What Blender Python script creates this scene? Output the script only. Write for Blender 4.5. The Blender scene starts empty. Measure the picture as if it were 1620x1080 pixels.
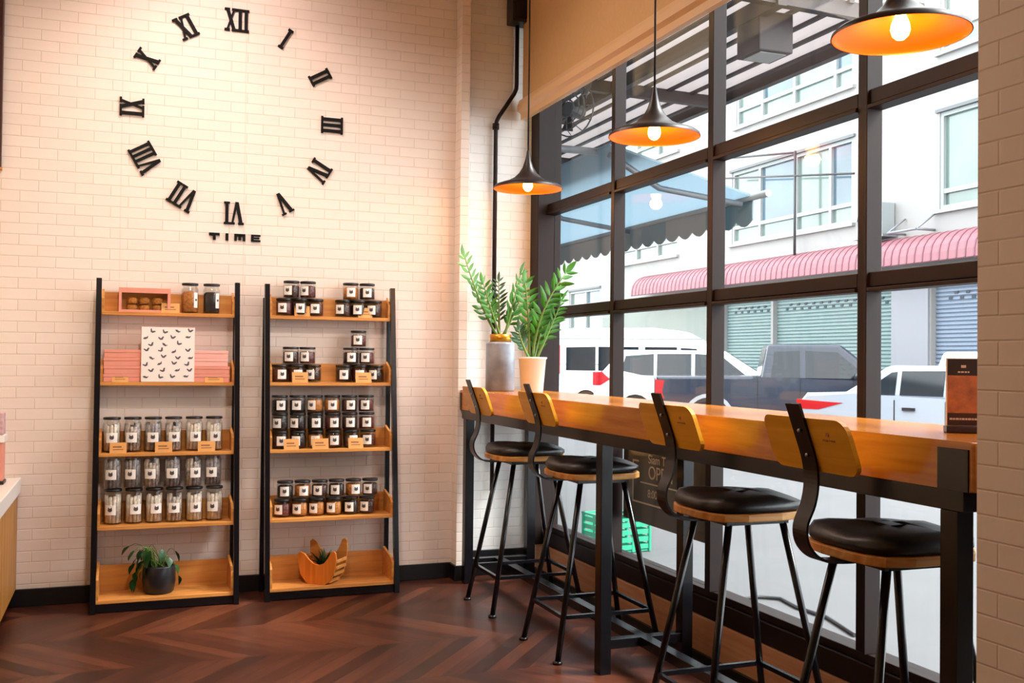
import bpy, bmesh, math, random
from mathutils import Vector, Matrix

SC = bpy.context.scene
COL = SC.collection
PI = math.pi
rnd = random.Random(7)

# ------------------------------------------------------------------ camera
F_PX, YAW, PITCH, ROLL, EYE = 1612.0, math.radians(20.77), math.radians(0.987), math.radians(0.631), 1.28
cam_data = bpy.data.cameras.new('camera')
cam = bpy.data.objects.new('camera', cam_data)
COL.objects.link(cam)
_fw = Vector((math.sin(YAW) * math.cos(PITCH), math.cos(YAW) * math.cos(PITCH), math.sin(PITCH)))
_r = Vector((math.cos(YAW), -math.sin(YAW), 0))
_u = _r.cross(_fw)
_r2 = _r * math.cos(ROLL) + _u * math.sin(ROLL)
_u2 = _u * math.cos(ROLL) - _r * math.sin(ROLL)
cam.matrix_world = Matrix(((_r2.x, _u2.x, -_fw.x, 0), (_r2.y, _u2.y, -_fw.y, 0), (_r2.z, _u2.z, -_fw.z, EYE), (0, 0, 0, 1)))
cam_data.sensor_width = 36.0
cam_data.lens = F_PX / 1620.0 * 36.0
cam_data.clip_start = 0.05
cam_data.clip_end = 200
SC.camera = cam

# ------------------------------------------------------------------ light and exposure
SC.view_settings.view_transform = 'Standard'
SC.view_settings.look = 'None'
SC.view_settings.gamma = 1.0
SC.view_settings.use_curve_mapping = False
SC.view_settings.exposure = 0.45
SC.cycles.use_denoising = True
SC.cycles.max_bounces = 8
SC.cycles.diffuse_bounces = 4
SC.cycles.transparent_max_bounces = 24
SC.cycles.sample_clamp_indirect = 6.0
SC.cycles.caustics_reflective = False
SC.cycles.caustics_refractive = False

world = bpy.data.worlds.new('overcast_sky')
SC.world = world
world.use_nodes = True
_bg = world.node_tree.nodes['Background']
_bg.inputs[0].default_value = (0.94, 0.97, 1.0, 1)
_bg.inputs[1].default_value = 4.5


def lamp(name, kind, loc, energy, color, target=None, size=0.3, size_y=None, spot=None, blend=0.5, parent=None):
    d = bpy.data.lights.new(name, kind)
    d.energy = energy
    d.color = color
    if kind == 'AREA':
        d.size = size
        if size_y:
            d.shape = 'RECTANGLE'
            d.size_y = size_y
    elif kind == 'SUN':
        d.angle = size
    else:
        d.shadow_soft_size = size
    if kind == 'SPOT':
        d.spot_size = spot
        d.spot_blend = blend
    o = bpy.data.objects.new(name, d)
    COL.objects.link(o)
    o.location = loc
    if target is not None:
        o.rotation_euler = (Vector(target) - Vector(loc)).to_track_quat('-Z', 'Y').to_euler()
    if parent:
        o.parent = parent
    return o


WARM = (1.0, 0.76, 0.56)
AMBER = (1.0, 0.55, 0.25)
lamp('hazy_sun', 'SUN', (30, -10, 35), 6.0, (1.0, 0.98, 0.96), target=(30 - 6.2, -10 + 2.6, 35 - 7.6), size=math.radians(16))
# clock spot follows the glow on the wall; the rest are added fill
lamp('ceiling_spot_clock', 'SPOT', (0.35, 4.9, 3.52), 28, (1.0, 0.80, 0.74), target=(0.45, 5.72, 2.75), size=0.06, spot=math.radians(115), blend=0.9)
lamp('fill_area_front', 'AREA', (0.4, 4.3, 3.56), 40, (1.0, 0.83, 0.70), target=(0.2, 3.4, 0), size=1.6)  # added fill for the whole room, no fixture behind it
lamp('fill_spot_racks', 'SPOT', (0.30, 2.4, 3.5), 140, (1.0, 0.83, 0.71), target=(0.35, 5.72, 0.85), size=0.12, spot=math.radians(70), blend=0.9)  # added fill to lift the back wall and racks
lamp('fill_area_rear', 'AREA', (-0.3, 0.2, 3.56), 5, AMBER, target=(0.1, 0.6, 0), size=1.8)  # added amber fill that tints the right pilaster


# ------------------------------------------------------------------ materials
def lin(c):
    if isinstance(c, str):
        c = c.lstrip('#')
        c = [int(c[i:i + 2], 16) / 255 for i in (0, 2, 4)]
    return tuple(((x / 12.92) if x <= 0.04045 else ((x + 0.055) / 1.055) ** 2.4) for x in c) + (1.0,)


def mat(name, color, rough=0.5, metal=0.0, spec=0.5, var=0.0, scale=20.0, bump=0.0, emit=None, estr=0.0, coat=0.0):
    m = bpy.data.materials.new(name)
    m.use_nodes = True
    nt = m.node_tree
    b = nt.nodes['Principled BSDF']
    c = lin(color)
    b.inputs['Base Color'].default_value = c
    b.inputs['Roughness'].default_value = rough
    b.inputs['Metallic'].default_value = metal
    b.inputs['Specular IOR Level'].default_value = spec
    b.inputs['Coat Weight'].default_value = coat
    if emit is not None:
        b.inputs['Emission Color'].default_value = lin(emit)
        b.inputs['Emission Strength'].default_value = estr
    if var > 0 or bump > 0:
        tc = nt.nodes.new('ShaderNodeTexCoord')
        nz = nt.nodes.new('ShaderNodeTexNoise')
        nz.inputs['Scale'].default_value = scale
        nz.inputs['Detail'].default_value = 4
        nt.links.new(tc.outputs['Object'], nz.inputs['Vector'])
        if var > 0:
            rp = nt.nodes.new('ShaderNodeValToRGB')
            rp.color_ramp.elements[0].position = 0.3
            rp.color_ramp.elements[1].position = 0.7
            rp.color_ramp.elements[0].color = tuple(x * (1 - var) for x in c[:3]) + (1,)
            rp.color_ramp.elements[1].color = tuple(min(1, x * (1 + var)) for x in c[:3]) + (1,)
            nt.links.new(nz.outputs['Fac'], rp.inputs['Fac'])
            nt.links.new(rp.outputs['Color'], b.inputs['Base Color'])
        if bump > 0:
            bp = nt.nodes.new('ShaderNodeBump')
            bp.inputs['Strength'].default_value = bump
            bp.inputs['Distance'].default_value = 0.01
            nt.links.new(nz.outputs['Fac'], bp.inputs['Height'])
            nt.links.new(bp.outputs['Normal'], b.inputs['Normal'])
    return m


def wood(name, ca, cb, axis='Y', rough=0.4, scale=1.0, spec=0.4):
    """grain stretched along one axis"""
    m = bpy.data.materials.new(name)
    m.use_nodes = True
    nt = m.node_tree
    b = nt.nodes['Principled BSDF']
    tc = nt.nodes.new('ShaderNodeTexCoord')
    mp = nt.nodes.new('ShaderNodeMapping')
    s = {'X': (1.5, 22, 22), 'Y': (22, 1.5, 22), 'Z': (22, 22, 1.5)}[axis]
    mp.inputs['Scale'].default_value = tuple(v * scale for v in s)
    nz = nt.nodes.new('ShaderNodeTexNoise')
    nz.inputs['Scale'].default_value = 1.6
    nz.inputs['Detail'].default_value = 5
    nz.inputs['Distortion'].default_value = 0.6
    rp = nt.nodes.new('ShaderNodeValToRGB')
    rp.color_ramp.elements[0].position = 0.32
    rp.color_ramp.elements[1].position = 0.68
    rp.color_ramp.elements[0].color = lin(ca)
    rp.color_ramp.elements[1].color = lin(cb)
    bp = nt.nodes.new('ShaderNodeBump')
    bp.inputs['Strength'].default_value = 0.08
    bp.inputs['Distance'].default_value = 0.004
    L = nt.links.new
    L(tc.outputs['Object'], mp.inputs['Vector'])
    L(mp.outputs['Vector'], nz.inputs['Vector'])
    L(nz.outputs['Fac'], rp.inputs['Fac'])
    L(rp.outputs['Color'], b.inputs['Base Color'])
    L(nz.outputs['Fac'], bp.inputs['Height'])
    L(bp.outputs['Normal'], b.inputs['Normal'])
    b.inputs['Roughness'].default_value = rough
    b.inputs['Specular IOR Level'].default_value = spec
    return m


def glass(name, tint=(0.97, 0.985, 0.98), refl=0.38, rough=0.02):
    m = bpy.data.materials.new(name)
    m.use_nodes = True
    nt = m.node_tree
    nt.nodes.clear()
    out = nt.nodes.new('ShaderNodeOutputMaterial')
    tr = nt.nodes.new('ShaderNodeBsdfTransparent')
    tr.inputs[0].default_value = tint + (1,)
    gl = nt.nodes.new('ShaderNodeBsdfGlossy')
    gl.inputs['Roughness'].default_value = rough
    fr = nt.nodes.new('ShaderNodeFresnel')
    ge = nt.nodes.new('ShaderNodeNewGeometry')
    io = nt.nodes.new('ShaderNodeMath')
    io.operation = 'MULTIPLY_ADD'
    io.inputs[1].default_value = 1 / 1.45 - 1.45
    io.inputs[2].default_value = 1.45
    nt.links.new(ge.outputs['Backfacing'], io.inputs[0])
    nt.links.new(io.outputs[0], fr.inputs[0])
    mu = nt.nodes.new('ShaderNodeMath')
    mu.operation = 'MULTIPLY'
    mu.inputs[1].default_value = refl
    mx = nt.nodes.new('ShaderNodeMixShader')
    L = nt.links.new
    L(fr.outputs[0], mu.inputs[0])
    L(mu.outputs[0], mx.inputs[0])
    L(tr.outputs[0], mx.inputs[1])
    L(gl.outputs[0], mx.inputs[2])
    L(mx.outputs[0], out.inputs[0])
    return m


def brick(name, plane, color, mortar, seams=True):
    """white subway brick cladding with pressed joints"""
    m = bpy.data.materials.new(name)
    m.use_nodes = True
    nt = m.node_tree
    L = nt.links.new
    b = nt.nodes['Principled BSDF']
    tc = nt.nodes.new('ShaderNodeTexCoord')
    sp = nt.nodes.new('ShaderNodeSeparateXYZ')
    cb = nt.nodes.new('ShaderNodeCombineXYZ')
    L(tc.outputs['Object'], sp.inputs[0])
    L(sp.outputs[plane], cb.inputs[0])
    L(sp.outputs['Z'], cb.inputs[1])
    br = nt.nodes.new('ShaderNodeTexBrick')
    br.offset = 0.5
    br.inputs['Scale'].default_value = 1.0
    br.inputs['Brick Width'].default_value = 0.172
    br.inputs['Row Height'].default_value = 0.0555
    br.inputs['Mortar Size'].default_value = 0.0032
    br.inputs['Mortar Smooth'].default_value = 0.7
    c = lin(color)
    br.inputs['Color1'].default_value = c
    br.inputs['Color2'].default_value = tuple(x * 0.96 for x in c[:3]) + (1,)
    br.inputs['Mortar'].default_value = lin(mortar)
    L(cb.outputs[0], br.inputs['Vector'])
    nz = nt.nodes.new('ShaderNodeTexNoise')
    nz.inputs['Scale'].default_value = 14
    nz.inputs['Detail'].default_value = 3
    L(tc.outputs['Object'], nz.inputs['Vector'])
    inv = nt.nodes.new('ShaderNodeMath')
    inv.operation = 'MULTIPLY_ADD'
    inv.inputs[1].default_value = -1.0
    inv.inputs[2].default_value = 1.0
    L(br.outputs['Fac'], inv.inputs[0])
    height = inv.outputs[0]
    col = br.outputs['Color']
    if seams:
        ad = nt.nodes.new('ShaderNodeMath')
        ad.operation = 'ADD'
        ad.inputs[1].default_value = 0.09 + 6.88
        L(sp.outputs[plane], ad.inputs[0])
        dv = nt.nodes.new('ShaderNodeMath')
        dv.operation = 'MODULO'
        dv.inputs[1].default_value = 0.63
        L(ad.outputs[0], dv.inputs[0])
        lt = nt.nodes.new('ShaderNodeMath')
        lt.operation = 'LESS_THAN'
        lt.inputs[1].default_value = 0.006
        L(dv.outputs[0], lt.inputs[0])
        sb = nt.nodes.new('ShaderNodeMath')
        sb.operation = 'SUBTRACT'
        L(height, sb.inputs[0])
        L(lt.outputs[0], sb.inputs[1])
        height = sb.outputs[0]
        mxs = nt.nodes.new('ShaderNodeMix')
        mxs.data_type = 'RGBA'
        ml = nt.nodes.new('ShaderNodeMath')
        ml.operation = 'MULTIPLY'
        ml.inputs[1].default_value = 0.6
        L(lt.outputs[0], ml.inputs[0])
        L(ml.outputs[0], mxs.inputs['Factor'])
        L(col, mxs.inputs['A'])
        mxs.inputs['B'].default_value = lin(mortar)
        col = mxs.outputs['Result']
    L(col, b.inputs['Base Color'])
    add = nt.nodes.new('ShaderNodeMath')
    add.operation = 'MULTIPLY_ADD'
    add.inputs[1].default_value = 0.25
    L(nz.outputs['Fac'], add.inputs[0])
    L(height, add.inputs[2])
    bp = nt.nodes.new('ShaderNodeBump')
    bp.inputs['Strength'].default_value = 0.4
    bp.inputs['Distance'].default_value = 0.006
    L(add.outputs[0], bp.inputs['Height'])
    L(bp.outputs['Normal'], b.inputs['Normal'])
    b.inputs['Roughness'].default_value = 0.55
    b.inputs['Specular IOR Level'].default_value = 0.3
    return m


def chevron_floor(name):
    m = bpy.data.materials.new(name)
    m.use_nodes = True
    nt = m.node_tree
    L = nt.links.new
    b = nt.nodes['Principled BSDF']
    tc = nt.nodes.new('ShaderNodeTexCoord')
    sp = nt.nodes.new('ShaderNodeSeparateXYZ')
    L(tc.outputs['Object'], sp.inputs[0])

    def M(op, a, bb=None, c=None):
        n = nt.nodes.new('ShaderNodeMath')
        n.operation = op
        for i, v in enumerate((a, bb, c)):
            if v is None:
                continue
            if isinstance(v, (int, float)):
                n.inputs[i].default_value = v
            else:
                L(v, n.inputs[i])
        return n.outputs[0]
    W, P = 0.52, 0.095
    u = M('DIVIDE', M('ADD', sp.outputs['Y'], 50.13), W)      # columns run across the room
    colid = M('FLOOR', u)
    fr = M('FRACT', u)
    par = M('MODULO', colid, 2.0)
    sgn = M('MULTIPLY_ADD', par, 2.0, -1.0)
    off = M('MULTIPLY', M('MULTIPLY', fr, sgn), W * 0.85)
    base = M('ADD', M('ADD', sp.outputs['X'], 50.0), off)
    shift = M('MULTIPLY', par, -W * 0.85 * 0.0)
    v = M('DIVIDE', M('ADD', base, shift), P)
    pid = M('FLOOR', v)
    pf = M('FRACT', v)
    cb = nt.nodes.new('ShaderNodeCombineXYZ')
    L(colid, cb.inputs[0])
    L(pid, cb.inputs[1])
    wn = nt.nodes.new('ShaderNodeTexWhiteNoise')
    wn.noise_dimensions = '2D'
    L(cb.outputs[0], wn.inputs['Vector'])
    # grain along the plank
    cg = nt.nodes.new('ShaderNodeCombineXYZ')
    L(M('MULTIPLY', fr, 2.2), cg.inputs[0])
    L(M('MULTIPLY', v, 3.2), cg.inputs[1])
    L(M('MULTIPLY', colid, 7.3), cg.inputs[2])
    nz = nt.nodes.new('ShaderNodeTexNoise')
    nz.inputs['Scale'].default_value = 1.8
    nz.inputs['Detail'].default_value = 5
    L(cg.outputs[0], nz.inputs['Vector'])
    mixv = M('ADD', M('MULTIPLY', wn.outputs['Value'], 0.55), M('MULTIPLY', nz.outputs['Fac'], 0.6))
    rp = nt.nodes.new('ShaderNodeValToRGB')
    e = rp.color_ramp.elements
    e[0].position = 0.15
    e[0].color = lin('#220c05')
    e[1].position = 0.95
    e[1].color = lin('#663722')
    mid = e.new(0.55)
    mid.color = lin('#3f1c0f')
    L(mixv, rp.inputs['Fac'])
    # joints
    edge = M('MINIMUM', M('MINIMUM', pf, M('SUBTRACT', 1.0, pf)), M('MULTIPLY', M('MINIMUM', fr, M('SUBTRACT', 1.0, fr)), W / P))
    jt = M('SMOOTH_MIN', M('MULTIPLY', edge, 22.0), 1.0, 0.1)
    mx = nt.nodes.new('ShaderNodeMix')
    mx.data_type = 'RGBA'
    L(jt, mx.inputs['Factor'])
    mx.inputs['A'].default_value = lin('#2a120b')
    L(rp.outputs['Color'], mx.inputs['B'])
    L(mx.outputs['Result'], b.inputs['Base Color'])
    bp = nt.nodes.new('ShaderNodeBump')
    bp.inputs['Strength'].default_value = 0.12
    bp.inputs['Distance'].default_value = 0.002
    L(M('ADD', jt, M('MULTIPLY', nz.outputs['Fac'], 0.5)), bp.inputs['Height'])
    L(bp.outputs['Normal'], b.inputs['Normal'])
    b.inputs['Roughness'].default_value = 0.36
    b.inputs['Specular IOR Level'].default_value = 0.55
    return m


M_BRICK_X = brick('white_brick_back', 'X', '#efe1d7', '#e0cfc0')
M_BRICK_Y = brick('white_brick_side', 'Y', '#efe1d7', '#e0cfc0', False)
M_FLOOR = chevron_floor('chevron_floor')
M_PLASTER = mat('tan_plaster', '#e2c9a5', 0.8, var=0.03, scale=6, bump=0.05)
M_WALLW = mat('white_wall', '#efe9df', 0.6, var=0.02, scale=8)
M_CEIL = mat('ceiling_paint', '#efe4d4', 0.85, var=0.02, scale=3)
M_BLACK = mat('black_steel', '#0c0c10', 0.24, 0.0, 0.4)
M_BASE = mat('black_baseboard', '#0b0b0d', 0.4, var=0.1, scale=10)
M_FRAME = mat('dark_bronze_frame', '#1c0e0b', 0.5, 0.0, 0.25, var=0.12, scale=12)
M_RACKW = wood('rack_wood', '#b9763a', '#d8994f', 'X', 0.42)
M_BARW = wood('bar_wood', '#a8621a', '#c67e28', 'Y', 0.2, 1.0, 0.6)
M_SEATW = wood('seat_wood', '#c47a34', '#e0a860', 'X', 0.4)
M_BACKW = wood('backrest_wood', '#dd9a1e', '#ecae34', 'Y', 0.35)
M_PLINTH = wood('plinth_wood', '#bf8a68', '#d3a380', 'Y', 0.5)
M_CABW = wood('cabinet_wood', '#a8702e', '#c98e44', 'Z', 0.45)
M_LEATHER = mat('black_leather', '#0e0e11', 0.38, 0.0, 0.6, var=0.1, scale=120, bump=0.08)
M_GLASS = glass('window_glass')
M_JARGLASS = glass('jar_glass', (0.96, 0.96, 0.95), 0.8, 0.03)
M_LID = mat('black_lid', '#121113', 0.35, spec=0.5)
M_LABEL = mat('white_label', '#f2efe9', 0.6)
M_EMBLEM = mat('grey_print', '#4c4648', 0.6)
M_TAG = mat('kraft_tag', '#d69a55', 0.6, var=0.06, scale=60)
M_TAGINK = mat('tag_ink', '#8a5626', 0.6)
M_TEXTW = mat('white_lettering', '#f4f4f4', 0.6)
M_PINK = mat('pink_card', '#e0937f', 0.55, var=0.03, scale=15)
M_PINKL = mat('light_pink_card', '#eeb0a4', 0.55, var=0.03, scale=15)
M_COPPER = mat('copper_lining', '#ea6408', 0.35, 0.3, 0.5)
M_BULB = mat('lit_bulb', '#ffd27a', 0.3, emit='#ffc45e', estr=14.0)
M_GOLD = mat('gold_collar', '#c58a2e', 0.3, 0.8)
M_MARBLE = mat('grey_marble', '#8f99a8', 0.35, var=0.35, scale=9)
M_WHITEPOT = mat('white_ceramic', '#f1eeea', 0.3, spec=0.6)
M_DARKPOT = mat('dark_ceramic', '#1b1b20', 0.4)
M_SOIL = mat('soil', '#2a1c12', 0.9, var=0.3, scale=60, bump=0.4)
M_LEAF = mat('zz_leaf', '#3d7a1a', 0.35, spec=0.5, var=0.35, scale=9)
M_LEAFD = mat('dark_leaf', '#1f4a1c', 0.4, spec=0.5, var=0.35, scale=25)
M_STEM = mat('stem', '#6a8a3c', 0.5)


# ------------------------------------------------------------------ mesh helpers
class MB:
    """collects shapes for ONE mesh object"""

    def __init__(self):
        self.bm = bmesh.new()
        self.mi = 0

    def _mark(self, faces):
        for f in faces:
            f.material_index = self.mi

    def box(self, x0, x1, y0, y1, z0, z1, bev=0.0, seg=2):
        bm = self.bm
        n0 = len(bm.faces)
        vs = [bm.verts.new((x, y, z)) for x in (x0, x1) for y in (y0, y1) for z in (z0, z1)]
        q = [(0, 1, 3, 2), (4, 6, 7, 5), (0, 4, 5, 1), (2, 3, 7, 6), (0, 2, 6, 4), (1, 5, 7, 3)]
        fs = [bm.faces.new([vs[i] for i in f]) for f in q]
        self._mark(fs)
        if bev > 0:
            es = list({e for f in fs for e in f.edges})
            r = bmesh.ops.bevel(bm, geom=es, offset=bev, segments=seg, affect='EDGES', profile=0.5)
            self._mark(r['faces'])
        return self

    def prism(self, poly, axis, a0, a1, bev=0.0, seg=2):
        """polygon in the two other axes, extruded along axis from a0 to a1"""
        bm = self.bm

        def P(p, a):
            return {'X': (a, p[0], p[1]), 'Y': (p[0], a, p[1]), 'Z': (p[0], p[1], a)}[axis]
        v0 = [bm.verts.new(P(p, a0)) for p in poly]
        v1 = [bm.verts.new(P(p, a1)) for p in poly]
        n = len(poly)
        fs = [bm.faces.new(v0), bm.faces.new(list(reversed(v1)))]
        for i in range(n):
            fs.append(bm.faces.new([v0[i], v1[i], v1[(i + 1) % n], v0[(i + 1) % n]]))
        self._mark(fs)
        if bev > 0:
            es = list({e for f in fs[:2] for e in f.edges})
            r = bmesh.ops.bevel(bm, geom=es, offset=bev, segments=seg, affect='EDGES', profile=0.5)
            self._mark(r['faces'])
        return self

    def lathe(self, prof, cx=0, cy=0, cz=0, n=24, cap=True):
        bm = self.bm
        rings = []
        for r, z in prof:
            if r <= 1e-5:
                rings.append([bm.verts.new((cx, cy, cz + z))])
            else:
                rings.append([bm.verts.new((cx + r * math.cos(2 * PI * i / n), cy + r * math.sin(2 * PI * i / n), cz + z)) for i in range(n)])
        fs = []
        for a, b in zip(rings, rings[1:]):
            for i in range(n):
                j = (i + 1) % n
                if len(a) == 1 and len(b) == 1:
                    continue
                if len(a) == 1:
                    fs.append(bm.faces.new([a[0], b[j], b[i]]))
                elif len(b) == 1:
                    fs.append(bm.faces.new([a[i], a[j], b[0]]))
                else:
                    fs.append(bm.faces.new([a[i], a[j], b[j], b[i]]))
        if cap:
            if len(rings[0]) > 1:
                fs.append(bm.faces.new(list(reversed(rings[0]))))
            if len(rings[-1]) > 1:
                fs.append(bm.faces.new(rings[-1]))
        for f in fs:
            f.smooth = True
        self._mark(fs)
        return self

    def tube(self, pts, r, n=8, r1=None, cap=True):
        """round tube through points, radius r to r1"""
        bm = self.bm
        pts = [Vector(p) for p in pts]
        rings = []
        prev = None
        for k, p in enumerate(pts):
            if k == 0:
                t = pts[1] - p
            elif k == len(pts) - 1:
                t = p - pts[k - 1]
            else:
                t = (pts[k + 1] - p).normalized() + (p - pts[k - 1]).normalized()
            t.normalize()
            if prev is None:
                a = Vector((0, 0, 1)) if abs(t.z) < 0.9 else Vector((1, 0, 0))
                u = t.cross(a).normalized()
            else:
                u = (prev - t * prev.dot(t)).normalized()
            prev = u
            w = t.cross(u)
            rr = r if r1 is None else r + (r1 - r) * k / (len(pts) - 1)
            rings.append([bm.verts.new(p + (u * math.cos(2 * PI * i / n) + w * math.sin(2 * PI * i / n)) * rr) for i in range(n)])
        fs = []
        for a, b in zip(rings, rings[1:]):
            for i in range(n):
                j = (i + 1) % n
                fs.append(bm.faces.new([a[i], a[j], b[j], b[i]]))
        for f in fs:
            f.smooth = n > 4
        if cap:
            fs.append(bm.faces.new(list(reversed(rings[0]))))
            fs.append(bm.faces.new(rings[-1]))
        self._mark(fs)
        return self

    def bar(self, p0, p1, w, h, up=(0, 0, 1)):
        """rectangular bar between two points"""
        bm = self.bm
        p0, p1 = Vector(p0), Vector(p1)
        t = (p1 - p0).normalized()
        s = t.cross(Vector(up)).normalized()
        q = s.cross(t)
        c = [(s * (a * w / 2) + q * (b * h / 2)) for a, b in ((-1, -1), (1, -1), (1, 1), (-1, 1))]
        v0 = [bm.verts.new(p0 + x) for x in c]
        v1 = [bm.verts.new(p1 + x) for x in c]
        fs = [bm.faces.new(list(reversed(v0))), bm.faces.new(v1)]
        for i in range(4):
            j = (i + 1) % 4
            fs.append(bm.faces.new([v0[i], v0[j], v1[j], v1[i]]))
        self._mark(fs)
        return self

    def quad(self, *ps):
        f = self.bm.faces.new([self.bm.verts.new(p) for p in ps])
        self._mark([f])
        return self

    def strip(self, path, y0, y1, th):
        """flat strap: path of (x, z), between y0 and y1, thickness th"""
        bm = self.bm
        n = len(path)
        L0 = []
        for k, (x, z) in enumerate(path):
            a = path[max(0, k - 1)]
            b = path[min(n - 1, k + 1)]
            t = Vector((b[0] - a[0], b[1] - a[1])).normalized()
            nx, nz = -t.y * th / 2, t.x * th / 2
            L0.append([bm.verts.new((x + nx, y0, z + nz)), bm.verts.new((x + nx, y1, z + nz)), bm.verts.new((x - nx, y1, z - nz)), bm.verts.new((x - nx, y0, z - nz))])
        fs = []
        for a, b in zip(L0, L0[1:]):
            for i in range(4):
                j = (i + 1) % 4
                fs.append(bm.faces.new([a[i], a[j], b[j], b[i]]))
        fs.append(bm.faces.new(list(reversed(L0[0]))))
        fs.append(bm.faces.new(L0[-1]))
        self._mark(fs)
        return self

    def xform(self, mtx):
        bmesh.ops.transform(self.bm, matrix=mtx, verts=self.bm.verts)
        return self

    def build(self, name, mats, parent=None, loc=None, rotz=None, smooth=False):
        bm = self.bm
        bmesh.ops.recalc_face_normals(bm, faces=bm.faces)
        me = bpy.data.meshes.new(name)
        bm.to_mesh(me)
        bm.free()
        if not isinstance(mats, (list, tuple)):
            mats = [mats]
        for m in mats:
            me.materials.append(m)
        if smooth:
            for p in me.polygons:
                p.use_smooth = True
        o = bpy.data.objects.new(name, me)
        COL.objects.link(o)
        if parent is not None:
            o.parent = parent
        if loc is not None:
            o.location = loc
        if rotz is not None:
            o.rotation_euler = (0, 0, rotz)
        return o


def tag(o, label=None, cat=None, group=None, kind=None):
    if label:
        o['label'] = label
    if cat:
        o['category'] = cat
    if group:
        o['group'] = group
    if kind:
        o['kind'] = kind
    return o


def thing(name, loc, label, cat, group=None, rotz=0.0):
    o = bpy.data.objects.new(name, None)
    o.empty_display_size = 0.1
    COL.objects.link(o)
    o.location = loc
    o.rotation_euler = (0, 0, rotz)
    return tag(o, label, cat, group)


def dup(o, loc=None, rotz=None, label=None, group=None, parent=None):
    c = o.copy()
    COL.objects.link(c)
    if parent is not None:
        c.parent = parent
    if loc is not None:
        c.location = loc
    if rotz is not None:
        c.rotation_euler = (0, 0, rotz)
    if label:
        c['label'] = label
    if group:
        c['group'] = group
    for ch in list(o.children):
        dup(ch, parent=c)
    return c


def struct(o):
    o['kind'] = 'structure'
    return o


def text_mesh(body, size, mtx, m, name='lettering', parent=None, extrude=0.0006, align='CENTER'):
    cu = bpy.data.curves.new('lettering_curve', 'FONT')
    cu.body = body
    cu.size = size
    cu.align_x = align
    cu.align_y = 'CENTER'
    cu.extrude = extrude
    tmp = bpy.data.objects.new('lettering_tmp', cu)
    COL.objects.link(tmp)
    dg = bpy.context.evaluated_depsgraph_get()
    me = bpy.data.meshes.new_from_object(tmp.evaluated_get(dg))
    bpy.data.objects.remove(tmp)
    bpy.data.curves.remove(cu)
    me.materials.clear()
    me.materials.append(m)
    me.transform(mtx)
    o = bpy.data.objects.new(name, me)
    COL.objects.link(o)
    if parent is not None:
        o.parent = parent
    return o


def basis(origin, ax, ay):
    ax, ay = Vector(ax).normalized(), Vector(ay).normalized()
    az = ax.cross(ay)
    return Matrix(((ax.x, ay.x, az.x, origin[0]), (ax.y, ay.y, az.y, origin[1]), (ax.z, ay.z, az.z, origin[2]), (0, 0, 0, 1)))


# ------------------------------------------------------------------ room shell
YB, XR, XS, CEIL = 5.72, 1.80, 2.35, 3.60
struct(MB().box(-1.12, 2.45, -2.3, YB, -0.12, 0.0).build('floor', M_FLOOR))
struct(MB().box(-1.3, 2.6, -2.5, YB + 0.2, CEIL, CEIL + 0.15).build('ceiling', M_CEIL))
struct(MB().box(-1.3, XR + 0.05, YB, YB + 0.2, -0.12, CEIL).build('wall_back', M_BRICK_X))
struct(MB().box(XR, XR + 0.05, 5.615, YB, 0, CEIL).build('trim_1', M_BRICK_Y))
struct(MB().box(XR + 0.05, 2.46, YB, YB + 0.2, -0.12, CEIL).build('wall_bay_end', brick('lit_brick_bay', 'X', '#f5f4f1', '#e9e6e0', False)))  # whiter copy of the brick, window light put into its colour
struct(MB().box(-1.3, -1.12, -2.5, YB, -0.12, CEIL).build('wall_left', M_PLASTER))
struct(MB().box(-1.3, 2.6, -2.5, -2.3, -0.12, CEIL).build('wall_front', M_PLASTER))
struct(MB().box(XR, 2.46, -2.3, 1.78, 0, CEIL).build('wall_right', M_BRICK_Y))
# baseboards
struct(MB().box(-1.12, XR, YB - 0.014, YB, 0, 0.09, 0.003).build('baseboard_back', M_BASE))
struct(MB().box(XR - 0.012, XR + 0.062, 5.603, YB - 0.014, 0, 0.088, 0.003).build('baseboard_return', M_BASE))
struct(MB().box(XR + 0.062, 2.28, YB - 0.014, YB, 0, 0.15, 0.003).build('baseboard_bay', M_BASE))
struct(MB().box(2.315, 2.33, 1.78, YB - 0.014, 0, 0.032).build('baseboard_right', M_BASE))
# low wooden plinth below the window
struct(MB().box(2.33, 2.42, 1.78, YB - 0.014, 0.0, 0.185, 0.006).build('trim_2', M_PLINTH))
# wall above the window (behind the blind)
struct(MB().box(2.33, 2.46, 1.78, YB, 3.34, CEIL).build('wall_window_head', M_PLASTER))

# window: frame, mullions, rails, panes
win = struct(MB().box(2.28, 2.43, 5.60, YB, 0.185, 3.34, 0.004).build('window_1', M_FRAME))
MULL = [4.73, 3.79, 2.82, 1.87]
sill = MB().box(2.335, 2.43, 1.78, 5.60, 0.185, 0.27, 0.004)
sill.box(2.35, 2.43, 1.78, 5.60, 0.27, 0.30, 0.003).build('window_sill', M_FRAME, win)
for y in MULL:
    m = MB().box(2.345, 2.398, y - 0.016, y + 0.028, 0.30, 3.34, 0.003)
    m.box(2.335, 2.40, y - 0.030, y - 0.019, 0.30, 3.34, 0.002).build('mullion', M_FRAME, win)
ys = [5.60] + MULL + [1.78]
for z in (1.555, 2.175):
    m = MB()
    for a, b in zip(ys, ys[1:]):
        hi = a if a == 5.60 else a - 0.030
        lo = b if b == 1.78 else b + 0.028
        m.box(2.345, 2.398, lo, hi, z - 0.018, z + 0.032, 0.003)
        m.box(2.335, 2.40, lo, hi, z - 0.034, z - 0.021, 0.002)
    m.build('rail', M_FRAME, win)
MB().box(2.345, 2.43, 1.78, 5.60, 3.29, 3.34).build('window_head', M_FRAME, win)
zs = [(0.30, 1.521), (1.587, 2.141), (2.207, 3.29)]
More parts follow.
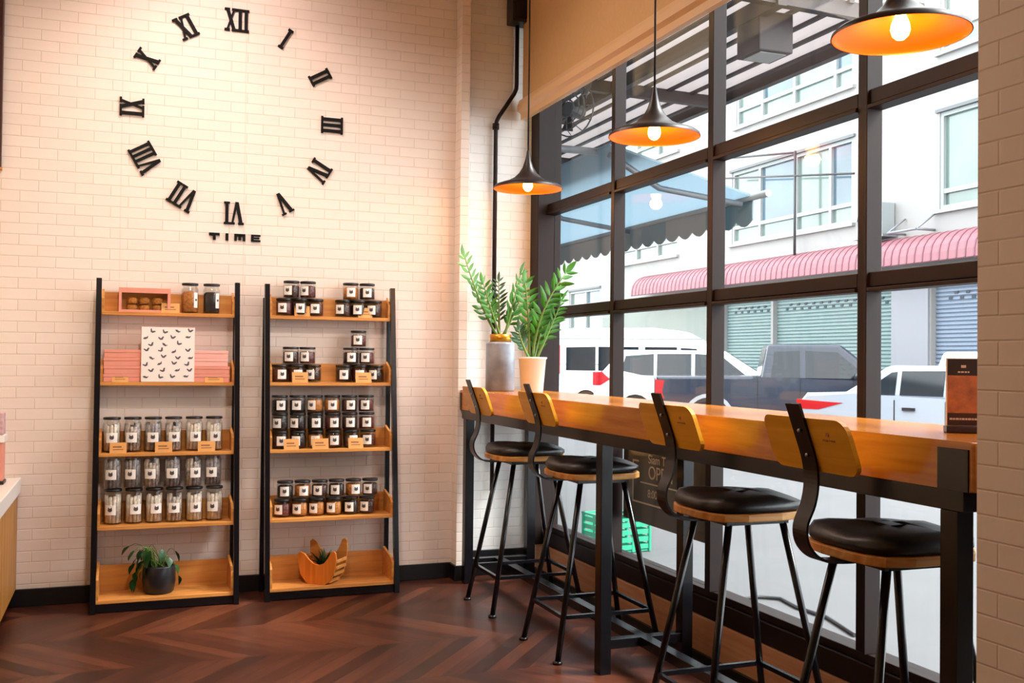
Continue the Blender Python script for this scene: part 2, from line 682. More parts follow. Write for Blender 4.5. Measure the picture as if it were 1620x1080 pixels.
for a, b in zip(ys, ys[1:]):
    hi = a if a == 5.60 else a - 0.016
    lo = b if b == 1.78 else b + 0.028
    for z0, z1 in zs:
        MB().box(2.385, 2.391, lo, hi, z0, z1).build('pane', M_GLASS, win)

# roller blind
bl = thing('roller_blind', (2.2, 3.7, 2.71), 'tan roller blind lowered over the top of the big window', 'blind')
MB().box(-0.004, 0.0, -1.9, 1.955, 0.1, 0.86).build('fabric', mat('blind_fabric', '#cfa673', 0.75, var=0.03, scale=40), bl)
mb = MB().prism([(0.02, 0.0), (0.02, 0.10), (0.0, 0.125), (-0.022, 0.115), (-0.034, 0.085), (-0.034, 0.05), (-0.012, 0.035), (-0.012, 0.0)], 'Y', -1.9, 1.965)
mb.build('bottom_bar', mat('blind_bar', '#e0b98c', 0.4, spec=0.5), bl)
MB().tube([(0.03, -1.9, 0.86), (0.03, 1.965, 0.86)], 0.028, 12).build('roller', mat('roller_tube', '#b9b2a8', 0.4), bl)

# ------------------------------------------------------------------ clock on the back wall
M_NUM = mat('black_acrylic', '#0b0807', 0.7, spec=0.2)
clock = thing('wall_clock', (0.54, YB, 2.585), 'large wall clock of loose black Roman numerals on white brick', 'clock')


def numeral_strokes(s, h):
    """quads of (a, b) for a Roman numeral, centred"""
    adv = {'I': 0.032, 'V': 0.074, 'X': 0.066}
    tot = sum(adv[c] for c in s)
    x = -tot / 2
    out = []
    t, b = h / 2, -h / 2
    sf = 0.011

    def rect(x0, x1, y0, y1):
        out.append([(x0, y0), (x1, y0), (x1, y1), (x0, y1)])

    def diag(xa, ya, xb, yb, w):
        out.append([(xa - w / 2, ya), (xb - w / 2, yb), (xb + w / 2, yb), (xa + w / 2, ya)])
    for c in s:
        w = adv[c]
        if c == 'I':
            rect(x + w / 2 - 0.0085, x + w / 2 + 0.0085, b, t)
            rect(x + 0.0005, x + w - 0.0005, t - sf, t)
            rect(x + 0.0005, x + w - 0.0005, b, b + sf)
        elif c == 'V':
            diag(x + 0.014, t, x + w / 2 + 0.001, b, 0.018)
            diag(x + w - 0.012, t, x + w / 2 + 0.003, b, 0.011)
            rect(x, x + 0.030, t - sf, t)
            rect(x + w - 0.026, x + w, t - sf, t)
        else:
            diag(x + 0.014, t, x + w - 0.014, b, 0.018)
            diag(x + w - 0.014, t, x + 0.013, b, 0.011)
            for k in (0, 1):
                yy = (b, b + sf) if k == 0 else (t - sf, t)
                rect(x, x + 0.028, *yy)
                rect(x + w - 0.028, x + w, *yy)
        x += w
    return out


for k, s in enumerate(['XII', 'I', 'II', 'III', 'IV', 'V', 'VI', 'VII', 'VIII', 'IX', 'X', 'XI']):
    a = math.radians(30 * k)
    mb = MB()
    for i, q in enumerate(numeral_strokes(s, 0.122)):
        pts = []
        for px, py in q:
            px *= 0.88 if len(s) > 3 else 1.0
            py += 0.528
            pts.append((px * math.cos(a) + py * math.sin(a), -px * math.sin(a) + py * math.cos(a)))
        mb.prism(pts, 'Y', -0.013 + 0.0001 * i, 0.0)
    tag(mb.build('numeral', M_NUM, clock), 'black Roman numeral ' + s)
# TIME, blocky capitals
hh, tk = 0.038, 0.013
letters = {
    'T': [(0, .055, .025, .038), (.02, .035, 0, .025)],
    'I': [(0, .015, 0, .038)],
    'M': [(0, .013, 0, .038), (.045, .058, 0, .038), (.022, .036, .004, .03), (.013, .045, .026, .038)],
    'E': [(0, .014, 0, .038), (.014, .05, .029, .038), (.014, .044, .0145, .0235), (.014, .05, 0, .009)]}
x = -0.128
for ch, w in (('T', .055), ('I', .015), ('M', .058), ('E', .05)):
    mb = MB()
    for x0, x1, z0, z1 in letters[ch]:
        mb.box(x + x0, x + x1, -0.012, 0.0, -0.678 + z0, -0.678 + z1)
    tag(mb.build('letter', M_NUM, clock), 'black letter ' + ch)
    x += w + 0.031

# ------------------------------------------------------------------ ladder racks
SHELF_Z = [0.045, 0.402, 0.765, 1.123, 1.484]


def front_y(z):
    return 5.44 + 0.11 * z


def ladder_rack(x0, x1, label):
    w = x1 - x0
    t = thing('ladder_rack', (x0, 5.57, 0), label, 'shelf', 'ladder racks against the brick wall')
    for xx in (0.0, w):
        MB().bar((xx, front_y(0) - 5.57, 0), (xx, front_y(1.67) - 5.57, 1.67), 0.026, 0.030, (0, 1, 0)).build('front_post', M_BLACK, t)
        MB().box(xx - 0.012, xx + 0.012, 0.108, 0.134, 0, 1.60, 0.002).build('rear_post', M_BLACK, t)
    MB().box(0.013, w - 0.013, -0.125, -0.10, 0.004, 0.044).build('bottom_bar', M_BLACK, t)
    for z in SHELF_Z:
        f = front_y(z) - 5.57
        bk = 0.105
        hs = 0.14 if z < 0.1 else 0.105
        hb = hs - 0.01 if z < 0.1 else hs - 0.005
        m = MB().box(0.014, w - 0.014, f, bk, z, z + 0.018, 0.0015)
        m.box(0.026, w - 0.026, bk - 0.012, bk - 0.0005, z + 0.018, z + hb + 0.02)
        for s in (0, 1):
            xa = 0.014 if s == 0 else w - 0.026
            m.prism([(f + 0.002, z + 0.018), (f + 0.002, z + hs - 0.02), (f + 0.03, z + hs), (bk - 0.013, z + hs + 0.03), (bk - 0.013, z + 0.018)], 'X', xa, xa + 0.012)
        m.build('shelf', M_RACKW, t)
    return t


RACKS = {'L': (-0.131, 0.555), 'R': (0.712, 1.405)}
ladder_rack(*RACKS['L'], 'left ladder rack of wooden shelves and black posts, with pink boxes')
ladder_rack(*RACKS['R'], 'right ladder rack of wooden shelves and black posts, full of squat jars')


def top_z(i):
    return SHELF_Z[i] + 0.018


# ---- squat jars
def emblem(mb, r, zc, s):
    """small round mark with two ears, on the label at the front (-Y)"""
    pts = []
    for i in range(12):
        a = 2 * PI * i / 12
        pts.append((math.cos(a) * s, math.sin(a) * s * 0.8))
    mb.prism([(p[0], zc + p[1]) for p in pts], 'Y', -r - 0.0012, -r + 0.0005)
    for sx in (-1, 1):
        mb.prism([(sx * s * 0.95, zc + s * 0.3), (sx * s * 0.75, zc + s * 1.35), (sx * s * 0.15, zc + s * 0.7)], 'Y', -r - 0.0011, -r + 0.0004)


def curved_label(mb, r, half, z0, z1, n=8, th=0.0008):
    v = []
    for rr in (r, r + th):
        for i in range(n + 1):
            a = -PI / 2 - half / r + 2 * half / r * i / n
            v.append((rr * math.cos(a), rr * math.sin(a)))
    poly = v[:n + 1] + list(reversed(v[n + 1:]))
    mb.prism(poly, 'Z', z0, z1)


def make_jar(name, r, h, fill, fill_h, lab, label, cat, pieces=None):
    t = thing(name, (0, 0, 0), label, cat)
    neck = r * 0.86
    MB().lathe([(r * 0.9, 0.0), (r, 0.006), (r, h * 0.80), (neck, h * 0.87), (neck, h - 0.004), (neck - 0.0025, h - 0.004), (neck - 0.0025, h * 0.86), (r - 0.003, h * 0.79), (r - 0.003, 0.008), (0, 0.006)], n=20, cap=False).build('glass', M_JARGLASS, t)
    if pieces is None:
        MB().lathe([(0, 0.0075), (r - 0.006, 0.0085), (r - 0.004, 0.014), (r - 0.004, fill_h * 0.92), (r * 0.7, fill_h), (0, fill_h * 1.01)], n=16).build('contents', fill, t)
    else:
        mb = MB()
        for q in pieces:
            mb.tube(*q)
        mb.build('contents', fill, t)
    MB().lathe([(0, h - 0.012), (r * 0.97, h - 0.012), (r * 0.98, h - 0.010), (r * 0.98, h - 0.002), (r * 0.95, h), (0, h)], n=20).build('lid', M_LID, t)
    mb = MB()
    curved_label(mb, r + 0.0002, lab[0], lab[1], lab[2])
    mb.mi = 1
    emblem(mb, r + 0.001, (lab[1] + lab[2]) / 2, lab[3])
    mb.build('label', [M_LABEL, M_EMBLEM], t)
    return t


FILLS = {
    'cocoa': mat('cocoa_cookies', '#3a1c12', 0.7, var=0.5, scale=90, bump=0.5),
    'berry': mat('berry_cookies', '#5a1f17', 0.7, var=0.5, scale=90, bump=0.5),
    'amber': mat('golden_cookies', '#b9742a', 0.7, var=0.4, scale=90, bump=0.5),
    'dark': mat('dark_cookies', '#1e1412', 0.7, var=0.6, scale=90, bump=0.5)}
JR, JH = 0.0445, 0.096
PROTO = {k: make_jar('cookie_jar', JR, JH, FILLS[k], 0.072, (0.024, 0.018, 0.068, 0.0105), 'x', 'jar') for k in FILLS}
USED = set()
ORD = ['leftmost', 'second from left', 'third from left', 'fourth from left', 'fifth from left', 'rightmost']


def put_jar(kind, loc, rot, label, group, protos, used):
    if kind not in used:
        used.add(kind)
        o = protos[kind]
        o.location = loc
        o.rotation_euler = (0, 0, rot)
        o['label'] = label
        o['group'] = group
        return o
    return dup(protos[kind], loc, rot, label, group)


def ordinal(i, n):
    if n == 1:
        return 'single'
    if i == 0:
        return 'leftmost'
    if i == n - 1:
        return 'rightmost'
    if n == 3:
        return 'middle'
    return ['', 'second from left', 'third from left', 'third from right', 'second from right'][i]


COLN = {'cocoa': 'brown', 'berry': 'reddish', 'amber': 'golden', 'dark': 'dark'}
FACE = 0.18     # jars turn their labels about this far towards the door side


def jar_row(x0, x1, n, y, z, where, kinds, dz=None):
    for i in range(n):
        xx = x0 + (x1 - x0) * (i + 0.5) / n
        k = kinds[i % len(kinds)]
        rot = rnd.uniform(-0.5, 0.35) - FACE
        o = ordinal(i, n)
        put_jar(k, (xx, y + rnd.uniform(-0.003, 0.003), z + (dz[i] if dz else 0)), rot,
                'squat black-lidded jar, %s %s' % (o, where), 'squat cookie jars on the right rack', PROTO, USED)


Z = top_z(4)
jar_row(0.765, 1.020, 3, 5.645, Z, 'of the lower three at left on the top shelf', ['berry', 'cocoa', 'berry'])
jar_row(0.800, 0.980, 2, 5.645, Z + JH, 'of the upper pair at left on the top shelf', ['cocoa', 'berry'])
jar_row(1.085, 1.350, 3, 5.645, Z, 'of the lower three at right on the top shelf', ['cocoa', 'dark', 'cocoa'])
jar_row(1.127, 1.312, 2, 5.645, Z + JH, 'of the upper pair at right on the top shelf', ['amber', 'cocoa'])
Z = top_z(3)
jar_row(0.742, 1.012, 3, 5.63, Z, 'of the lower three at left on the second shelf', ['berry', 'berry', 'cocoa'])
jar_row(0.800, 0.980, 2, 5.63, Z + JH, 'of the upper pair at left on the second shelf', ['cocoa', 'berry'])
jar_row(1.090, 1.362, 3, 5.63, Z, 'in the bottom row at right on the second shelf', ['cocoa', 'berry', 'dark'])
jar_row(1.130, 1.310, 2, 5.63, Z + JH, 'in the middle row at right on the second shelf', ['dark', 'berry'])
jar_row(1.170, 1.263, 1, 5.63, Z + 2 * JH, 'on top of the pyramid at right, second shelf', ['berry'])
Z = top_z(2)
jar_row(0.742, 1.320, 6, 5.60, Z, 'in the bottom row of the three-high third shelf', ['cocoa', 'dark', 'amber', 'berry', 'cocoa', 'berry'])
jar_row(0.740, 1.310, 6, 5.60, Z + JH, 'in the middle row of the three-high third shelf', ['dark', 'dark', 'dark', 'berry', 'cocoa', 'berry'])
jar_row(0.738, 1.306, 6, 5.60, Z + 2 * JH, 'in the top row of the three-high third shelf', ['dark', 'dark', 'amber', 'amber', 'cocoa', 'berry'])
Z = top_z(1)
jar_row(0.755, 1.310, 6, 5.57, Z, 'in the bottom row of the two-high fourth shelf', ['berry', 'amber', 'amber', 'amber', 'dark', 'cocoa'])
jar_row(0.770, 1.325, 6, 5.57, Z + JH, 'in the top row of the two-high fourth shelf', ['dark', 'amber', 'cocoa', 'dark', 'amber', 'cocoa'])

# ---- tall jars on the left rack
TR, TH = 0.0435, 0.178


def stick_pieces(r, h, seed):
    q = random.Random(seed)
    out = []
    for i in range(11):
        a = 2 * PI * i / 11
        rr = r - 0.013
        z1 = h * q.uniform(0.72, 0.86)
        out.append(([(rr * math.cos(a), rr * math.sin(a), 0.008), (rr * math.cos(a + 0.12), rr * math.sin(a + 0.12), z1)], 0.0085, 6))
    return out


TFILL = {
    'pale': mat('pale_sticks', '#d8cfc4', 0.7, var=0.35, scale=45),
    'speckled': mat('speckled_sticks', '#b9b0aa', 0.7, var=0.6, scale=60),
    'grey': mat('grey_sticks', '#9a9598', 0.7, var=0.5, scale=60)}
TPROTO = {k: make_jar('tall_jar', TR, TH, TFILL[k], 0.14, (0.028, 0.050, 0.100, 0.011), 'x', 'jar', stick_pieces(TR, TH, i)) for i, k in enumerate(TFILL)}
TUSED = set()


def tall_row(xs, y, z, where, kinds):
    n = len(xs)
    for i, xx in enumerate(xs):
        put_jar(kinds[i % len(kinds)], (xx, y + rnd.uniform(-0.004, 0.004), z), rnd.uniform(-0.3, 0.45) - FACE * 0.3,
                'tall black-lidded jar, %s %s' % (ordinal(i, n), where), 'tall jars of biscuit sticks on the left rack', TPROTO, TUSED)


tall_row([-0.058, 0.042, 0.141, 0.241, 0.344, 0.445], 5.60, top_z(2), 'on the third shelf of the left rack', ['pale', 'speckled', 'grey', 'speckled', 'pale', 'pale'])
tall_row([-0.046, 0.053, 0.152, 0.250, 0.349, 0.450], 5.575, top_z(1), 'in the lower row of the fourth shelf', ['pale', 'pale', 'pale', 'speckled', 'pale', 'pale'])
tall_row([-0.050, 0.045, 0.138, 0.238, 0.340, 0.440], 5.578, top_z(1) + TH, 'in the upper row of the fourth shelf', ['grey', 'grey', 'speckled', 'grey', 'speckled', 'grey'])

# ---- two cookie jars on the top shelf of the left rack
for xx, fill, lb in ((0.315, FILLS['amber'], 'tall jar of golden cookies beside the pink window box'), (0.425, FILLS['dark'], 'tall jar of dark cookies at right end of the top shelf')):
    t = make_jar('cookie_jar', 0.0435, 0.16, fill, 0.115, (0.012, 0.03, 0.11, 0.006), lb, 'jar')
    t.location = (xx, 5.645, top_z(4))
    t.rotation_euler = (0, 0, 0.7)
    t['group'] = 'cookie jars on the left rack'

# ---- kraft price tags


def price_tag(x0, x1, y, z, label, h=0.055):
    w = x1 - x0
    t = thing('price_tag', ((x0 + x1) / 2, y, z), label, 'tag', 'kraft price tags on the racks')
    card = MB().prism([(-0.004, 0.0), (-0.0015, 0.0), (0.0125, h), (0.010, h)], 'X', -w / 2, w / 2)
    card.prism([(-0.0015, 0.0), (0.020, 0.0), (0.020, 0.0015), (-0.0015, 0.0015)], 'X', -w / 2, w / 2)
    c = card.build('card', M_TAG, t)
    for k, (a, b) in enumerate(((0.30, 0.38), (0.52, 0.66))):
        mb = MB()
        za, zb = h * a, h * b
        yo = lambda zz: -0.0040 + 0.014 * zz / h - 0.0004
        mb.quad((-w * 0.32, yo(za), za), (w * (0.30 - 0.1 * k), yo(za), za), (w * (0.30 - 0.1 * k), yo(zb), zb), (-w * 0.32, yo(zb), zb))
        mb.build('print_line', M_TAGINK, t)
    return t


def fy(i):
    return front_y(SHELF_Z[i]) + 0.006


price_tag(0.172, 0.262, fy(4), top_z(4), 'kraft price tag before the pink window box', 0.05)
price_tag(-0.062, 0.016, fy(3), top_z(3), 'kraft price tag before the left pink stack', 0.042)
price_tag(0.392, 0.485, fy(3), top_z(3), 'kraft price tag before the right pink stack', 0.042)
for (a, b), nm in zip(((-0.066, 0.014), (0.150, 0.234), (0.360, 0.446)), ('left', 'middle', 'right')):
    price_tag(a, b, fy(2), top_z(2), '%s kraft price tag of the three before the tall jars' % nm, 0.052)
for (a, b), nm in zip(((0.858, 0.942), (1.208, 1.290)), ('left', 'right')):
    price_tag(a, b, fy(4), top_z(4), '%s kraft price tag on the top shelf of the right rack' % nm)
for (a, b), nm in zip(((0.845, 0.930), (1.192, 1.280)), ('left', 'right')):
    price_tag(a, b, fy(3), top_z(3), '%s kraft price tag on the second shelf of the right rack' % nm)
for (a, b), nm in zip(((0.800, 0.880), (0.951, 1.040), (1.148, 1.230)), ('left', 'middle', 'right')):
    price_tag(a, b, fy(2), top_z(2), '%s kraft price tag under the three-high jars' % nm)

# ---- pink window box, pink flat boxes, patterned box
t = thing('cookie_box', (0.09, 5.645, top_z(4)), 'pink gift box with a clear window showing golden cookies', 'box')
mb = MB()
w2, d2, h2 = 0.126, 0.035, 0.125
mb.box(-w2, w2, d2 - 0.004, d2, 0, h2)
mb.box(-w2, w2, -d2, d2 - 0.004, 0, 0.004)
mb.box(-w2, w2, -d2, d2 - 0.004, h2 - 0.004, h2)
mb.box(-w2, -w2 + 0.004, -d2, d2 - 0.004, 0.004, h2 - 0.004)
mb.box(w2 - 0.004, w2, -d2, d2 - 0.004, 0.004, h2 - 0.004)
mb.box(-w2 + 0.004, w2 - 0.004, -d2, -d2 + 0.003, h2 - 0.026, h2 - 0.004)
mb.box(-w2 + 0.004, w2 - 0.004, -d2, -d2 + 0.003, 0.004, 0.012)
mb.box(-w2 + 0.004, -w2 + 0.014, -d2, -d2 + 0.003, 0.012, h2 - 0.026)
mb.box(w2 - 0.014, w2 - 0.004, -d2, -d2 + 0.003, 0.012, h2 - 0.026)
mb.build('carton', M_PINK, t)
MB().box(-w2 + 0.014, w2 - 0.014, -d2 + 0.001, -d2 + 0.002, 0.012, h2 - 0.026).build('window_film', M_JARGLASS, t)
for cx in (-0.06, 0.0, 0.06):
    for zz in (0.004, 0.042):
        mb = MB().lathe([(0, 0), (0.024, 0.0), (0.028, 0.008), (0.027, 0.026), (0.018, 0.035), (0, 0.036)], cx + rnd.uniform(-.004, .004), 0.0, zz, 12)
        mb.build('cookie', FILLS['amber'], t)


def flat_box(loc, w, d, h, label, m):
    t = thing('pink_box', loc, label, 'box', 'flat pink gift boxes on the second shelf')
    MB().box(-w / 2, w / 2, -d / 2, d / 2, 0, h * 0.62, 0.002).build('tray', m, t)
    MB().box(-w / 2 - 0.002, w / 2 + 0.002, -d / 2 - 0.002, d / 2 + 0.002, h * 0.62, h, 0.002).build('box_lid', m, t)
    return t


for i, nm in enumerate(('bottom', 'second', 'third', 'top')):
    flat_box((-0.015 + 0.002 * (i % 2), 5.632, top_z(3) + 0.0415 * i), 0.176, 0.115, 0.041, '%s pink box of the stack left of the patterned box' % nm, M_PINK)
    flat_box((0.425 - (0.008 if i > 1 else 0), 5.632, top_z(3) + 0.0415 * i), 0.182, 0.115, 0.041, '%s pink box of the stack right of the patterned box' % nm, M_PINKL if i > 1 else M_PINK)

t = thing('gift_box', (0.207, 5.572, top_z(3)), 'white square gift box with small grey bird pattern, standing upright', 'box')
MB().box(-0.132, 0.132, -0.006, 0.030, 0, 0.285, 0.002).build('box_side', M_PINKL, t)
mb = MB().box(-0.130, 0.130, -0.009, -0.0062, 0.002, 0.283)
mb.mi = 1
q = random.Random(3)
for r_ in range(8):
    for c_ in range(4):
        cx = -0.105 + c_ * 0.066 + (0.02 if r_ % 2 else 0) + q.uniform(-.006, .006)
        cz = 0.025 + r_ * 0.034 + q.uniform(-.005, .005)
        if abs(cx) > 0.113:
            continue
        a = q.uniform(-0.7, 0.7)
        s = 0.013
        shape = [(-1.1, 0.5), (-0.9, 0.9), (-0.1, 0.15), (0.75, 0.85), (1.15, 0.55), (0.35, -0.5), (-0.45, -0.45)]
        if (r_ + c_) % 3 == 0:
            shape = [(-1.2, 0.1), (-0.4, 0.5), (0.3, 0.25), (1.1, 0.6), (0.6, -0.35), (-0.5, -0.4)]
        mb.prism([(cx + s * (p * math.cos(a) - w_ * math.sin(a)), cz + s * (p * math.sin(a) + w_ * math.cos(a))) for p, w_ in shape], 'Y', -0.0098, -0.0088)
mb.build('patterned_face', [mat('ivory_card', '#f3e9e2', 0.6), mat('grey_bird_print', '#5b575c', 0.6)], t)


# ------------------------------------------------------------------ plants
def leaf_geo(mb, base, d, up, ln, wd, fold=0.25, curl=0.0):
    """pointed leaf from base along d"""
    d = Vector(d).normalized()
    s = d.cross(Vector(up)).normalized()
    n = s.cross(d).normalized()
    base = Vector(base)
    prof = [(0.0, 0.0), (0.15, 0.55), (0.4, 1.0), (0.65, 0.85), (0.85, 0.45), (1.0, 0.0)]
    mid, lf, rt = [], [], []
    for t_, w_ in prof:
        c = base + d * (ln * t_) - n * (curl * ln * t_ * t_)
        mid.append(mb.bm.verts.new(c))
        if 0 < t_ < 1:
            lf.append(mb.bm.verts.new(c + s * (wd * w_ / 2) + n * (wd * w_ * fold)))
            rt.append(mb.bm.verts.new(c - s * (wd * w_ / 2) + n * (wd * w_ * fold)))
        else:
            lf.append(None)
            rt.append(None)
    fs = []
    for i in range(len(prof) - 1):
        for side, fl in ((lf, False), (rt, True)):
            vs = [mid[i], mid[i + 1]] + [v for v in (side[i + 1], side[i]) if v is not None]
            if fl:
                vs.reverse()
            fs.append(mb.bm.faces.new(vs))
    for f in fs:
        f.smooth = True
    mb._mark(fs)


def bez(p0, p1, p2, n):
    p0, p1, p2 = Vector(p0), Vector(p1), Vector(p2)
    return [p0 * (1 - t) ** 2 + p1 * 2 * t * (1 - t) + p2 * t * t for t in [i / n for i in range(n + 1)]]


def frond(parent, p0, p1, p2, pairs, ln, wd, plane, mats, seed=0):
    """zz plant stem: thick at the base, leaflets in pairs lying in 'plane' direction"""
    q = random.Random(seed)
    pts = bez(p0, p1, p2, 14)
    mb = MB()
    mb.mi = 1
    mb.tube(pts, 0.0085, 7, 0.0025)
    mb.mi = 0
    pl = Vector(plane).normalized()
    for i in range(pairs):
        f = 0.26 + 0.72 * i / (pairs - 1)
        k = f * 14
        a = min(13, int(k))
        p = pts[a].lerp(pts[a + 1], k - a)
        tan = (pts[a + 1] - pts[a]).normalized()
        side = (pl - tan * pl.dot(tan)).normalized()
        nrm = tan.cross(side)
        sz = 0.7 + 0.5 * math.sin(PI * min(1, f * 0.95))
        for s in (-1, 1):
            dd = tan * q.uniform(0.55, 0.85) + side * s * q.uniform(0.75, 1.0) + nrm * q.uniform(-0.45, 0.45)
            leaf_geo(mb, p + tan * (0.008 if s > 0 else 0), dd, nrm, 0.8 * ln * sz * q.uniform(0.88, 1.1), 0.56 * wd * sz, 0.18, 0.15)
    tan = (pts[-1] - pts[-2]).normalized()
    leaf_geo(mb, pts[-1] - tan * 0.005, tan, tan.cross(pl), ln * 0.9, wd * 0.8, 0.18, 0.1)
    return mb.build('frond', mats, parent)


ZM = [M_LEAF, M_STEM]
ZM2 = [M_LEAFD, M_STEM]
# tall grey marbled vase
t = thing('potted_plant', (1.985, 5.42, 1.10), 'green zz plant in the tall grey marbled vase with gold collar', 'plant', 'zz plants on the bar')
MB().lathe([(0.0, 0), (0.078, 0), (0.082, 0.004), (0.082, 0.262), (0.078, 0.274), (0.060, 0.276), (0.058, 0.27), (0, 0.27)], n=32).build('vase', M_MARBLE, t)
MB().lathe([(0.050, 0.268), (0.060, 0.268), (0.062, 0.318), (0.056, 0.320), (0.050, 0.30)], n=32, cap=False).build('collar', M_GOLD, t)
MB().lathe([(0.0, 0.290), (0.0555, 0.290), (0.0555, 0.308), (0, 0.312)], n=20).build('soil', M_SOIL, t)
frond(t, (-0.02, 0, 0.31), (-0.12, 0.03, 0.48), (-0.20, 0.05, 0.75), 11, 0.095, 0.040, (1, 0.55, 0.2), ZM, 1)
frond(t, (-0.01, -0.02, 0.31), (-0.07, -0.03, 0.45), (-0.12, -0.04, 0.60), 9, 0.085, 0.034, (1, 0.3, 0), ZM, 2)
frond(t, (0.0, 0.02, 0.31), (0.00, 0.03, 0.46), (0.005, 0.05, 0.62), 10, 0.075, 0.024, (1, 0.15, 0), ZM2, 3)
frond(t, (0.02, -0.01, 0.31), (0.06, -0.02, 0.46), (0.11, -0.02, 0.66), 9, 0.095, 0.038, (0.8, 0.6, 0), ZM, 4)
frond(t, (0.02, 0.02, 0.31), (0.08, 0.0, 0.42), (0.13, 0.0, 0.56), 8, 0.085, 0.034, (1, 0.2, 0), ZM, 5)
# white pot
t = thing('potted_plant', (2.085, 5.18, 1.10), 'green zz plant in the plain white tapered pot', 'plant', 'zz plants on the bar')
MB().lathe([(0.0, 0), (0.056, 0), (0.060, 0.004), (0.075, 0.180), (0.080, 0.182), (0.080, 0.192), (0.074, 0.192), (0.070, 0.175), (0, 0.170)], n=32).build('pot', M_WHITEPOT, t)
MB().lathe([(0.0, 0.172), (0.0695, 0.174), (0.0695, 0.178), (0, 0.184)], n=20).build('soil', M_SOIL, t)
frond(t, (0.0, 0, 0.18), (0.02, 0.0, 0.45), (0.19, -0.02, 0.66), 11, 0.105, 0.046, (0.6, 0.2, -1), ZM, 6)
frond(t, (-0.01, 0.02, 0.18), (-0.01, 0.03, 0.40), (-0.03, 0.04, 0.60), 9, 0.10, 0.044, (1, 0.3, 0), ZM, 7)
frond(t, (0.02, -0.01, 0.18), (0.09, -0.02, 0.34), (0.16, -0.03, 0.50), 10, 0.09, 0.036, (0.8, 0.5, 0.3), ZM, 8)
frond(t, (-0.02, -0.01, 0.18), (-0.08, -0.01, 0.28), (-0.085, -0.01, 0.34), 8, 0.075, 0.028, (1, 0.1, 0.4), ZM2, 9)
frond(t, (0.015, 0.02, 0.18), (0.05, 0.04, 0.28), (0.09, 0.05, 0.40), 8, 0.085, 0.036, (1, -0.3, 0), ZM, 10)
# small plant on the left rack
t = thing('potted_plant', (0.18, 5.555, top_z(0)), 'small leafy plant in a dark round pot on the lowest shelf', 'plant')
MB().lathe([(0.0, 0), (0.064, 0), (0.074, 0.010), (0.082, 0.06), (0.080, 0.135), (0.076, 0.142), (0.070, 0.138), (0.070, 0.12), (0, 0.12)], n=28).build('pot', M_DARKPOT, t)
MB().lathe([(0.0, 0.12), (0.0695, 0.121), (0.0695, 0.126), (0, 0.130)], n=16).build('soil', M_SOIL, t)
mb = MB()
q = random.Random(11)
for i in range(30):
    a = q.uniform(0, 2 * PI)
    if q.random() < 0.6:
        a = q.uniform(PI * 0.75, PI * 1.4)
    reach = q.uniform(0.04, 0.15)
    hz = q.uniform(0.14, 0.24) if q.random() < 0.75 else q.uniform(0.07, 0.13)
    if hz < 0.14:
        reach = q.uniform(0.095, 0.125)
    tip = Vector((math.cos(a) * reach - 0.01, math.sin(a) * reach * 0.75, hz))
    if tip.y > 0.085:
        tip.y = 0.085
    pts = bez((q.uniform(-.03, .03), q.uniform(-.03, .03), 0.128), (tip.x * 0.6, tip.y * 0.6, max(hz, 0.16) + 0.05), tip, 5)
    mb.mi = 1
    mb.tube(pts, 0.0022, 5, 0.0012)
    mb.mi = 0
    dd = (pts[-1] - pts[-2]).normalized()
    leaf_geo(mb, tip, dd + Vector((0, 0, -0.2)), (0.1, 0.2, 1), q.uniform(0.045, 0.07), q.uniform(0.032, 0.045), 0.12, 0.3)
mb.build('foliage', [M_LEAFD, M_STEM], t)

# wooden planter on the lowest shelf of the right rack
M_ORANGEW = wood('orange_wood', '#c96a1c', '#df8330', 'Z', 0.45)
t = thing('wooden_planter', (1.02, 5.545, top_z(0)), 'orange wooden slatted planter with scooped side on the lowest shelf', 'planter', rotz=math.radians(-38))


def horn(dx=0.0, k=1.0):
    out = [(-0.050, 0.0), (0.045, 0.0), (0.078, 0.028), (0.096, 0.080), (0.104, 0.140), (0.100, 0.172), (0.088, 0.182), (0.074, 0.174)]
    out += [(0.060, 0.140), (0.040, 0.112), (0.010, 0.100), (-0.020, 0.108), (-0.045, 0.130), (-0.066, 0.160), (-0.088, 0.168), (-0.100, 0.158)]
    out += [(-0.098, 0.110), (-0.085, 0.045)]
    return [(a * 1.12 + dx, b * k) for a, b in out]


MB().prism(horn(), 'Y', -0.072, -0.060, 0.002).build('front_board', M_ORANGEW, t)
MB().prism(horn(0.0, 1.28), 'Y', 0.060, 0.072, 0.002).build('rear_board', M_RACKW, t)
for k, (a, b) in enumerate(((0.060, 0.016), (0.084, 0.055), (0.094, 0.090), (0.098, 0.125), (-0.062, 0.016), (-0.084, 0.055), (-0.092, 0.090), (-0.092, 0.125))):
    MB().box(a * 1.12 - 0.006, a * 1.12 + 0.006, -0.060, 0.060, b - 0.008, b + 0.008, 0.002).build('slat', M_RACKW, t)
MB().box(-0.045, 0.045, -0.060, 0.060, 0.002, 0.010).build('bottom_board', M_RACKW, t)
MB().lathe([(0, 0.0), (0.040, 0.0), (0.045, 0.085), (0.042, 0.088), (0, 0.086)], 0, 0, 0.0105, 18).build('inner_pot', M_DARKPOT, t)
mb = MB()
q = random.Random(5)
for i in range(34):
    a = q.uniform(0, 2 * PI)
    b = Vector((math.cos(a) * 0.02, math.sin(a) * 0.02, 0.095))
    leaf_geo(mb, b, (math.cos(a) * 0.9, math.sin(a) * 0.7, q.uniform(0.6, 2.2)), (0, 0.3, 1), q.uniform(0.05, 0.10), 0.017, 0.2, 0.2)
mb.build('foliage', M_LEAFD, t)

